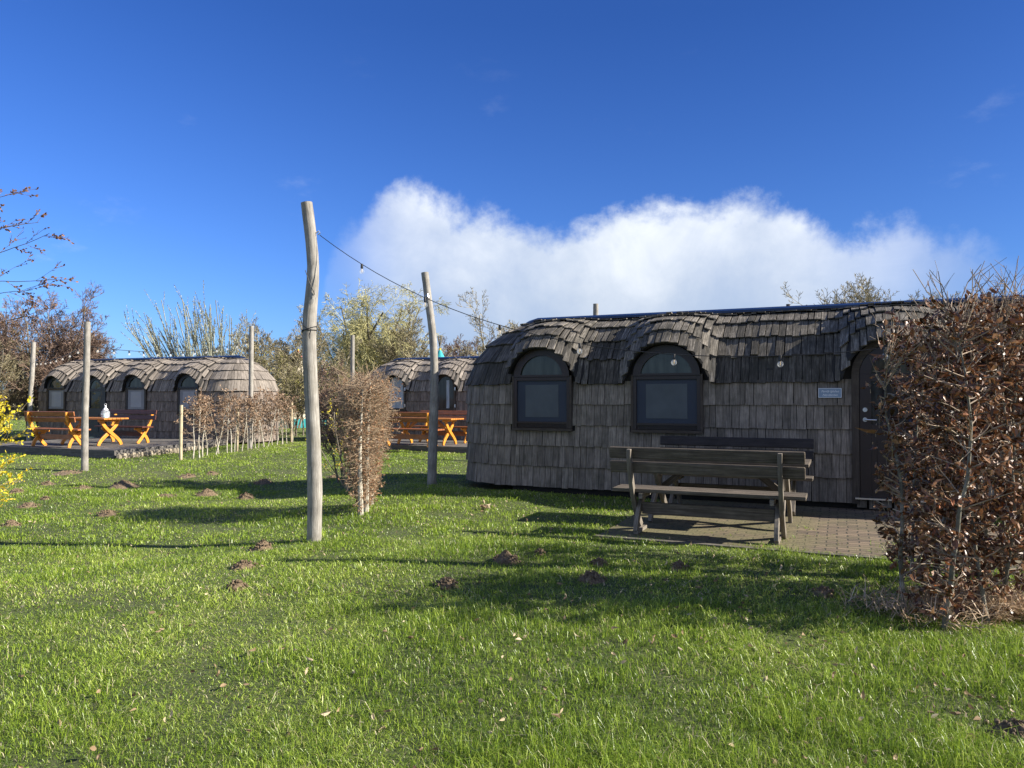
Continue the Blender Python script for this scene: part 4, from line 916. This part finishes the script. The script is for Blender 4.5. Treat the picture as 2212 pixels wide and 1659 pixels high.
# ------------------------------------------------------------------ branching plants
def rv(): return Vector((random.gauss(0, 1), random.gauss(0, 1), random.gauss(0, 1)))
def grow(sg, p, d, L, r, lv, P):
    k = P['steps'][min(lv, len(P['steps']) - 1)]; st = L / k; wob = P['wob']; trop = P['trop'][min(lv, len(P['trop']) - 1)]
    last = lv >= P['levels']; r1 = r * (0.3 if last else P.get('taper', 0.45))
    nk = P['kids'][lv] if not last else 0; start = P.get('start', 0.25) if lv else P.get('start0', 0.3)
    spots = sorted(random.uniform(start, 1.0) for _ in range(int(nk + random.random()))); si = 0
    for i in range(k):
        d = (d + rv() * wob + Vector((P.get('wind', 0), 0, trop))).normalized()
        q = p + d * st; ra = r + (r1 - r) * i / k; rb = r + (r1 - r) * (i + 1) / k
        sg.append((p, q, ra, rb, lv))
        while si < len(spots) and spots[si] <= (i + 1) / k + 1e-6:
            f = spots[si] * k - i; b = p.lerp(q, max(0, min(1, f))); ax = d.cross(rv()).normalized()
            an = R(random.uniform(*P['ang'][min(lv, len(P['ang']) - 1)])); nd = (d * math.cos(an) + ax * math.sin(an)).normalized()
            fr = P['len'][min(lv, len(P['len']) - 1)] * random.uniform(0.6, 1.15) * (1.15 - 0.55 * spots[si])
            grow(sg, b, nd, L * fr, max(rb * P.get('rk', 0.6), P['rmin']), lv + 1, P); si += 1
        p = q
TREES = 'bare trees behind the huts'
def plant(name, label, cat, loc, P, mt, mc, seed, group=None, leafm=None, leafn=0, leafs=0.05, lname='leaves', lk_=None, split=1, stems=None, twr=0.0, buds=None):
    random.seed(seed); root = thing(name, label, cat, loc, 0, group); sg = []
    for (o_, d_, L, r) in (stems or [(Vector((0, 0, -0.1)), Vector((0, 0, 1)), P['h'], P['r'])]): grow(sg, Vector(o_), Vector(d_).normalized(), L, r, 0, P)
    a = [s for s in sg if s[4] < split]; b = [s for s in sg if s[4] >= split]
    if a:
        grp = []; 
        for s_ in a:
            if s_[4] == 0 and (not grp or (s_[0] - grp[-1][-1][1]).length > 1e-4 if not stems else (not grp or (s_[0] - lastq).length > 1e-4)): grp.append([])
            grp[-1].append(s_)
            if s_[4] == 0: lastq = s_[1]
        for g_ in grp: nm = NM(); segs_mesh(nm, g_, 7); nm.build('trunk' if len(grp) == 1 else 'stem', mt, root, smooth=False)
    if b: nm = NM(); segs_mesh(nm, b, 3, twr); nm.build('crown', mc, root)
    if leafn:
        T = [s for s in sg if s[4] >= P['levels'] - (1 if P['levels'] > 1 else 0)]; idx = rng.integers(0, len(T), leafn)
        Pp = np.array([(T[i][0].lerp(T[i][1], random.random()))[:] for i in idx]); dr = np.array([(T[i][1] - T[i][0]).normalized()[:] for i in idx]) + rng.normal(size=(leafn, 3)) * (0.5 if lk_ is None else lk_)
        nm = NM(); leaves(nm, Pp, leafs, dirs=dr); lo_ = nm.build(lname, leafm, root); lo_['kind'] = 'stuff'
    return root, sg
def shrub_stems(n, rad, h, spread, r):
    out = []
    for k in range(n):
        a = random.random() * 6.28; q = rad * math.sqrt(random.random()); out.append(((q * math.cos(a), q * math.sin(a), -0.05), (math.cos(a) * spread * random.random(), math.sin(a) * spread * random.random(), 1), h * random.uniform(0.75, 1.05), r * random.uniform(0.6, 1.1)))
    return out
P_shrub = dict(levels=3, steps=[7, 4, 3, 2], kids=[20, 9, 6], len=[0.33, 0.48, 0.55], ang=[(22, 55), (25, 60), (25, 65)], wob=0.09, trop=[0.03, 0.06, 0.03], rmin=0.005, start0=0.22, rk=0.5)
P_tree = dict(levels=4, steps=[5, 6, 5, 4, 3], kids=[11, 9, 7, 4], len=[0.62, 0.5, 0.5, 0.55], ang=[(25, 60), (25, 55), (25, 60), (25, 60)], wob=0.12, trop=[0.05, 0.07, 0.05, 0.02], rmin=0.009, start0=0.35, rk=0.55)
random.seed(3)
# brown shrubs far left
for i, (loc, h, rad, spr, lab, n, m, sd_) in enumerate([
    ((-18.6, 28.2, 0), 5.6, 1.2, 0.42, 'tall reddish brown thicket bush at the left edge behind the thin pole', 11, m_twigr, 11),
    ((-18.9, 30.0, 0), 4.6, 0.8, 0.38, 'wide brown bare bush just left of the left hut roof', 11, m_twigr, 12),
    ((-19.6, 26.6, 0), 4.2, 0.8, 0.45, 'olive brown bare bush at the very left edge, lower than the thicket behind', 9, m_twigb, 13)]):
    random.seed(sd_); plant('bare_shrub', lab, 'shrub', loc, P_shrub, m_bark, m, sd_, 'bare shrubs at the left edge', stems=shrub_stems(n + 6, rad, h * 0.9, spr, 0.045), twr=0.0065)
# pussy willow: fan of rods
P_rod = dict(levels=1, steps=[12, 5], kids=[7], len=[0.30], ang=[(8, 22)], wob=0.025, trop=[0.012, 0.03], rmin=0.007, start0=0.25, rk=0.5, wind=0)
random.seed(21); st = []
for k in range(62):
    a = random.uniform(-0.75, 0.12); b = random.uniform(-0.3, 0.3); st.append(((random.uniform(-0.6, 1.3), random.uniform(-0.4, 0.4), 0), (a, b, 1), random.uniform(4.4, 6.3) * (1 - 0.15 * abs(a)), 0.035))
plant('pussy_willow', 'fan of tall leaning willow rods covered in silvery catkins above the left hut roof', 'tree', (-13.4, 32, 0), P_rod, m_twigg, m_twigg, 22, stems=st, leafm=m_cat, leafn=15000, leafs=0.062, lname='catkins', twr=0.008)
for loc, h, lab, sd_, n, spr in (((-12.3, 34, 0), 5.2, 'thin grey bare tree right of the silvery willow rods', 31, 7, 0.35), ((-10.8, 36, 0), 5.8, 'bare olive tree just left of the tall crooked pole', 32, 8, 0.45), ((-9.6, 38, 0), 5.4, 'bare thin tree hidden partly by the tall crooked pole', 33, 6, 0.4)):
    random.seed(sd_); plant('bare_tree', lab, 'tree', loc, P_shrub, m_bark, m_twigb, sd_, TREES, stems=shrub_stems(n, 0.6, h * 0.88, spr, 0.05), twr=0.008)
random.seed(41); plant('leafing_shrub', 'shrub with small yellow green spring leaves right of the left hut', 'shrub', (-8.0, 29.0, 0), P_shrub, m_bark, m_twigb, 41, stems=shrub_stems(9, 0.7, 3.0, 0.6, 0.035), leafm=m_ygl, leafn=6000, leafs=0.06, twr=0.006)
random.seed(42); plant('leafing_shrub', 'low dark green shrub between the left hut and the tipi', 'shrub', (-6.9, 31.5, 0), P_shrub, m_bark, m_twigb, 42, stems=shrub_stems(7, 0.7, 2.2, 0.6, 0.03), leafm=m_ygl, leafn=5000, leafs=0.07, twr=0.006)
# weeping willow
P_wil = dict(levels=3, steps=[9, 7, 6, 4], kids=[17, 11, 7], len=[0.40, 0.45, 0.55], ang=[(20, 50), (25, 70), (20, 70)], wob=0.10, trop=[0.03, 0.0, -0.12, -0.1], rmin=0.009, start0=0.28, rk=0.5)
random.seed(52); plant('weeping_willow', 'round yellow green weeping willow between the two tall poles', 'tree', (-8.9, 45, 0), P_wil, m_bark, m_twigy, 52, TREES, stems=shrub_stems(15, 0.5, 7.6, 0.55, 0.09), leafm=m_ygl, leafn=2500, leafs=0.06, twr=0.009)
P_bt = dict(levels=3, steps=[8, 5, 4, 3], kids=[14, 8, 6], len=[0.40, 0.5, 0.5], ang=[(22, 55), (25, 60), (25, 65)], wob=0.12, trop=[0.03, 0.06, 0.04], rmin=0.010, start0=0.3, rk=0.5)
for loc, h, n, spr, lab, sd_ in (((-5.9, 43, 0), 6.0, 7, 0.4, 'grey bare tree at the left of the leaning grey pole', 61), ((-4.3, 52, 0), 5.6, 8, 0.4, 'small dark bare tree right of the leaning pole behind the middle hut', 62), ((-1.7, 46, 0), 6.8, 4, 0.35, 'knobbly pale bare tree left of the dark hut roof', 63), ((0.2, 48, 0), 6.0, 4, 0.35, 'bare tree peeking above the end of the dark hut roof', 64),
    ((18.9, 40, 0), 7.2, 18, 0.62, 'broad bare crown rising above the roof ridge of the dark hut at right', 71), ((23.5, 42, 0), 7.2, 6, 0.4, 'small bare crown above the ridge behind the big brown hedge', 72)):
    random.seed(sd_); plant('bare_tree', lab, 'tree', loc, P_bt, m_bark, m_twigr if sd_ == 62 else m_twigb, sd_, TREES, stems=shrub_stems(n, 0.25, h, spr, 0.08), twr=0.011)
# reddish shrub and sapling behind centre hedge
random.seed(81); plant('bare_shrub', 'reddish brown twiggy bush behind and left of the clipped hedge', 'shrub', (-3.05, 13.6, 0), P_shrub, m_bark, m_twigr, 81, stems=shrub_stems(8, 0.18, 2.0, 0.42, 0.016), leafm=m_leafs, leafn=1200, leafs=0.035, twr=0.0028)
P_sap = dict(levels=2, steps=[6, 4, 3], kids=[7, 4], len=[0.45, 0.5], ang=[(25, 60), (25, 60)], wob=0.1, trop=[0.04, 0.05, 0.03], rmin=0.003, start0=0.3, rk=0.5)
random.seed(82); plant('forsythia', 'spindly little bush with few yellow flowers left of the clipped hedge', 'shrub', (-2.66, 12.0, 0), P_sap, m_bark, m_twigb, 82, stems=[((0, 0, 0), (-0.32, 0, 1), 1.3, 0.02), ((0.02, 0.05, 0), (-0.12, 0.1, 1), 1.1, 0.014), ((0, 0, 0), (-0.6, 0, 1), 0.9, 0.012)], leafm=m_yel, leafn=420, leafs=0.03, lname='flowers', twr=0.0025)
# forsythia at the left edge, near, and one far
P_for = dict(levels=2, steps=[9, 5, 3], kids=[8, 4], len=[0.42, 0.45], ang=[(20, 55), (20, 55)], wob=0.09, trop=[-0.02, -0.01, 0.02], rmin=0.0025, start0=0.2, rk=0.5)
random.seed(91); plant('forsythia', 'yellow flowering bush cut by the left edge, nearest the camera', 'shrub', (-5.4, 7.15, 0), P_for, m_bark, m_twigb, 91, stems=shrub_stems(26, 0.28, 1.5, 0.1, 0.010), leafm=m_yel, leafn=8000, leafs=0.034, lname='flowers', twr=0.002)
random.seed(92); plant('forsythia', 'far yellow flowering bush at the left edge beside the brown bushes', 'shrub', (-18.6, 24.6, 0), P_for, m_bark, m_twigb, 92, stems=shrub_stems(9, 0.4, 2.2, 0.5, 0.02), leafm=m_yel, leafn=2500, leafs=0.08, lname='flowers', twr=0.005)
# budding tree outside the left edge, branches reach in
P_bud = dict(levels=2, steps=[9, 5, 3], kids=[6, 3], len=[0.36, 0.4], ang=[(20, 45), (25, 50)], wob=0.06, trop=[0.0, 0.03, 0.02], rmin=0.0022, start0=0.35, rk=0.5)
st = [((0, 0, -0.1), (0.02, 0, 1), 4.6, 0.07)]
for z, dz, L in ((2.15, 0.2, 1.25), (2.5, 0.1, 1.2), (2.75, 0.12, 1.45), (3.05, 0.1, 1.3), (3.3, 0.2, 0.95), (3.6, 0.2, 0.85)): st.append(((0.02, random.uniform(-0.1, 0.1), z), (1, random.uniform(-0.25, 0.25), dz), L, 0.006))
plant('budding_tree', 'tree outside the left edge whose twigs with brown buds reach into the sky', 'tree', (-6.45, 8.3, 0), P_bud, m_bark, m_twigr, 95, stems=st, leafm=m_bud, leafn=700, leafs=0.034, lname='buds', lk_=0.35, twr=0.002)
# ------------------------------------------------------------------ hedges
def hedge(name, label, pts, stems_r, height, wfun, nbr, blen, leafn, leafs, ml, mstem, mtwig, seed, zlo=0.15, droop=0.5, brr=0.005, topn=0, topl=0.4, leafz=None, kids=3, upk=0.15, lean=0.05, face=None):
    random.seed(seed); o = bpy.data.objects.new(name, None); base = pts[0]; root = thing(name, label, 'hedge', (base[0], base[1], 0)); bpy.data.objects.remove(o)
    tr = []; tw = []; per = []
    P = dict(levels=2, steps=[4, 3, 2], kids=[kids, 2], len=[0.5, 0.5], ang=[(25, 65), (25, 60)], wob=0.16, trop=[upk * 0.3, 0.04, 0.02], rmin=brr * 0.4, start0=0.2, rk=0.5)
    for (x, y) in pts:
        p = Vector((x - base[0], y - base[1], -0.05)); tr = []; per.append(tr); d = Vector((random.gauss(0, lean), random.gauss(0, lean), 1)).normalized(); r = stems_r * random.uniform(0.65, 1.15); k = 12; h = height * random.uniform(0.86, 1.0); q0 = p
        for i in range(k):
            d = (d + Vector((random.gauss(0, lean), random.gauss(0, lean), 0)) + Vector((0, 0, 0.05))).normalized(); q = q0 + d * h / k; ra = r * (1 - 0.8 * i / k); rb = r * (1 - 0.8 * (i + 1) / k)
            tr.append((q0, q, ra, rb, 0))
            for b in range(int(nbr / k + random.random())):
                f = random.random(); pp = q0.lerp(q, f)
                if pp.z < zlo: continue
                a = random.random() * 6.283; w = wfun(pp.z / height); up = random.uniform(-0.1, 0.5) + upk
                grow(tw, pp, Vector((math.cos(a), math.sin(a), up)).normalized(), blen * w * random.uniform(0.5, 1.1), brr, 0, P)
            q0 = q
        for b in range(topn):
            a = random.random() * 6.283; grow(tw, q0 - Vector((0, 0, random.uniform(0, 0.3))), Vector((math.cos(a) * 0.55, math.sin(a) * 0.55, 1)).normalized(), topl * random.uniform(0.4, 1.1), brr * 0.9, 1, P)
    for tr in per: nm = NM(); segs_mesh(nm, tr, 8); nm.build('stem', mstem, root)
    if face: tw = [s for s in tw if face(s[1].x + base[0], s[1].y + base[1])]
    nm = NM(); segs_mesh(nm, tw, 4, 0.0011); nm.build('twigs', mtwig, root)
    T = [s for s in tw if leafz is None or random.random() < leafz(s[1])]
    if leafn and T:
        idx = rng.integers(0, len(T), leafn); Pp = np.array([(T[i][0].lerp(T[i][1], random.random()))[:] for i in idx])
        dr = np.array([(T[i][1] - T[i][0]).normalized()[:] for i in idx]) * 0.6 + rng.normal(size=(leafn, 3)) * 0.7
        nm = NM(); leaves(nm, Pp, leafs, curl=1.3, fold=0.9, width=0.42, dirs=dr, droop=droop); nm.build('leaves', ml, root)
    return root
# hero hedge at right
pts = [(2.76, 5.22), (2.80, 4.83), (3.1, 5.5), (3.32, 5.05), (3.5, 5.75), (3.73, 5.63), (3.35, 6.2), (3.75, 6.5), (4.05, 6.3), (3.65, 5.2), (3.95, 5.1), (4.35, 5.4), (3.15, 4.9)]
rng = np.random.default_rng(5)
hedge('hornbeam_hedge', 'big hedge with large dry brown leaves at the right edge, nearest the camera', pts, 0.019, 2.2, lambda f: 0.62 + 0.2 * f, 80, 0.46, 14000, 0.061, m_leafb, m_barkm, m_twigh, 7, 0.04, 0.55, 0.0052, topn=20, topl=0.5, lean=0.075, face=lambda x, y: x > 2.50 + 0.44 * (y - 5.0) + random.gauss(0, 0.05), leafz=lambda p: 0.55 + 0.45 * min(1, max(0, (p.z - 0.1) / 0.6)) if p.z < 2.2 else 0.03)
# clipped hedge, centre
pts = [(-1.96, 9.62), (-1.93, 9.8), (-2.02, 9.95), (-1.98, 10.1), (-2.03, 10.3), (-1.98, 10.45)]
hedge('clipped_hedge', 'narrow clipped hedge seen end on, wider at the top, in the middle of the lawn', pts, 0.034, 1.85, lambda f: 0.26 + 1.25 * f ** 0.8, 270, 0.34, 5200, 0.036, m_leafc, m_barkl, m_twigc, 17, 0.08, 0.2, 0.0042, topn=12, topl=0.38, kids=4, upk=-0.05, lean=0.012)
# left hedge
pts = [(-7.98 + 0.75 * k / 21 + random.uniform(-0.06, 0.06), 18.4 + 5.9 * k / 21 + random.uniform(-0.08, 0.08)) for k in range(22)]
hedge('beech_hedge', 'thin row of pale stems with brown leaves in front of the left hut end', pts, 0.018, 1.62, lambda f: 0.5 + 0.6 * f, 24, 0.5, 4200, 0.075, m_leafs, m_barkl, m_twigh, 27, 0.3, 0.4, 0.005, topn=4, topl=0.35, leafz=lambda p: min(1, max(0.03, (p.z - 0.5) / 0.7)))
# straw tangle at the foot of the big hedge
nm = NM(); n = 3200; a = rng.random(n) * 6.28; q = np.sqrt(rng.random(n)); cx = np.where(rng.random(n) < 0.75, 3.45, 2.8); x = cx + q * np.cos(a) * 0.5; y = 5.1 + 0.25 * (cx - 2.9) + q * np.sin(a) * 0.35
kp = vn(x, y, 3, 30) > 0.3; x, y, = x[kp], y[kp]; n = len(x); L = rng.uniform(0.08, 0.26, n); yaw = rng.random(n) * 6.28; elv = rng.uniform(-0.1, 0.9, n); z = gz(x, y) + rng.random(n) * 0.12
dx, dy, dz = np.cos(yaw) * np.cos(elv) * L, np.sin(yaw) * np.cos(elv) * L, np.sin(elv) * L; px, py = -np.sin(yaw) * 0.0028, np.cos(yaw) * 0.0028
V = np.zeros((n, 5, 3)); V[:, 0] = np.stack([x - px, y - py, z], 1); V[:, 1] = np.stack([x + px, y + py, z], 1); V[:, 2] = np.stack([x + dx * .5 + px, y + dy * .5 + py, z + dz * .7], 1); V[:, 3] = np.stack([x + dx * .5 - px, y + dy * .5 - py, z + dz * .7], 1); V[:, 4] = np.stack([x + dx, y + dy, z + dz * .75], 1)
i5 = np.arange(n) * 5; rn = rng.random(n); nm.add(V.reshape(-1, 3), np.stack([i5, i5 + 1, i5 + 2, i5 + 3], 1), np.zeros((n, 4, 2)), rn); nm.F.append(np.stack([i5 + 3, i5 + 2, i5 + 4], 1)); nm.U.append(np.zeros((n, 3, 2))); nm.Rn.append(rn)
tag(nm.build('dry_grass', m_straw), 'tangle of dry straw coloured grass under the big brown hedge', 'dry grass', kind='stuff')

# ------------------------------------------------------------------ tipis and far thicket
m_canvas = simple('cream_canvas', (0.66, 0.60, 0.46), 0.85, var=0.06, scale=2)
m_red = simple('red_canvas', (0.45, 0.07, 0.04), 0.8); m_teal = simple('turquoise_canvas', (0.03, 0.34, 0.36), 0.8); m_ylw = simple('yellow_band', (0.75, 0.5, 0.03), 0.7)
def tipi(label, x, y, h, r, mtip):
    o = thing('tipi', label, 'tent', (x, y, 0), 0, 'tipis behind the huts')
    k = 0.86; nm = NM(); lathe(nm, [(r, 0.45), (r * (1 - k) + r * 0.02, h * k)], sides=24); nm.build('canvas', m_canvas, o)
    nm = NM(); lathe(nm, [(r * 1.02, -0.05), (r, 0.448)], sides=24); nm.build('skirt', m_teal, o)
    nm = NM(); lathe(nm, [(r * (1 - k) + r * 0.035, h * k - 0.02), (0.03, h)], sides=16); nm.build('tip', mtip, o)
    nm = NM(); lathe(nm, [(0.06, h - 0.06), (0.07, h + 0.04)], sides=8); nm.build('band', m_ylw, o)
    for a in range(6): nm = NM(); c = a * 1.047; tube(nm, [(-0.1 * math.cos(c), -0.1 * math.sin(c), h - 0.4), (0.14 * math.cos(c), 0.14 * math.sin(c), h + 0.75)], 0.022, 6); nm.build('pole', m_bark, o)
    f = math.atan2(-y, -x); rr = r * 0.235; nm = NM(); c = np.array([rr * math.cos(f), rr * math.sin(f), h * 0.8]); s = np.array([-math.sin(f), math.cos(f), 0]); up = np.array([-math.cos(f) * r / h, -math.sin(f) * r / h, 1]); nn_ = np.array([math.cos(f), math.sin(f), 0])
    V = [c + nn_ * 0.02 + (s * math.cos(q) + up * math.sin(q)) * 0.13 for q in np.linspace(0, 2 * math.pi, 13)[:-1]]; nm.add(V, [list(range(12))], None, 0.5); nm.build('smoke_hole', m_body, o)
tipi('cream tipi with a red tip, partly behind the spring green shrub', -11.3, 39.0, 4.05, 1.9, m_red)
tipi('cream tipi with a turquoise tip above the roof of the middle hut', -4.05, 41.5, 4.25, 2.0, m_teal)
tipi('tipi whose poles alone rise above the middle hut roof, beside the dark hut', -2.62, 43.0, 3.75, 1.9, m_red)
random.seed(111); rng = np.random.default_rng(11); sg = []
P_th = dict(levels=2, steps=[5, 4, 3], kids=[9, 6], len=[0.42, 0.5], ang=[(20, 55), (25, 60)], wob=0.1, trop=[0.03, 0.05, 0.03], rmin=0.011, start0=0.15, rk=0.5)
for k in range(210):
    x = random.uniform(-62, 55); y = 56 + random.uniform(-5, 7) + 0.004 * x * x * 0; grow(sg, Vector((x, y, -0.1)), Vector((random.gauss(0, 0.2), random.gauss(0, 0.2), 1)).normalized(), random.uniform(2.2, 4.2), 0.05, 0, P_th)
nm = NM(); segs_mesh(nm, [s for s in sg], 3, 0.013); tag(nm.build('far_thicket', m_twigb), 'far belt of bare thicket along the horizon', 'thicket', kind='stuff')
nm = NM()
Vh = []; nh = 160; prof_h = [(-1.2, 0.0), (-1.3, 0.9), (-0.6, 1.7), (0.5, 1.8), (1.3, 1.0), (1.2, 0.0)]
for k in range(nh):
    x = -75 + 150 * k / (nh - 1)
    for (yy, zz) in prof_h: Vh.append((x + random.gauss(0, 0.2), 62 + yy + random.gauss(0, 0.25), zz * random.uniform(0.75, 1.15)))
F = [[k * 6 + j, k * 6 + j + 1, (k + 1) * 6 + j + 1, (k + 1) * 6 + j] for k in range(nh - 1) for j in range(5)]
nm.add(Vh, F, None, 0.5)
n = 26000; xx = rng.uniform(-75, 75, n); leaves(nm, np.stack([xx, 60.6 + rng.random(n) * 2.4, rng.random(n) ** 0.7 * 2.1], 1), 0.3)
tag(nm.build('far_hedge', simple('far_olive_hedge', (0.075, 0.075, 0.035), 0.9, var=0.4, scale=0.8)), 'long low far hedge along the horizon', 'hedge')
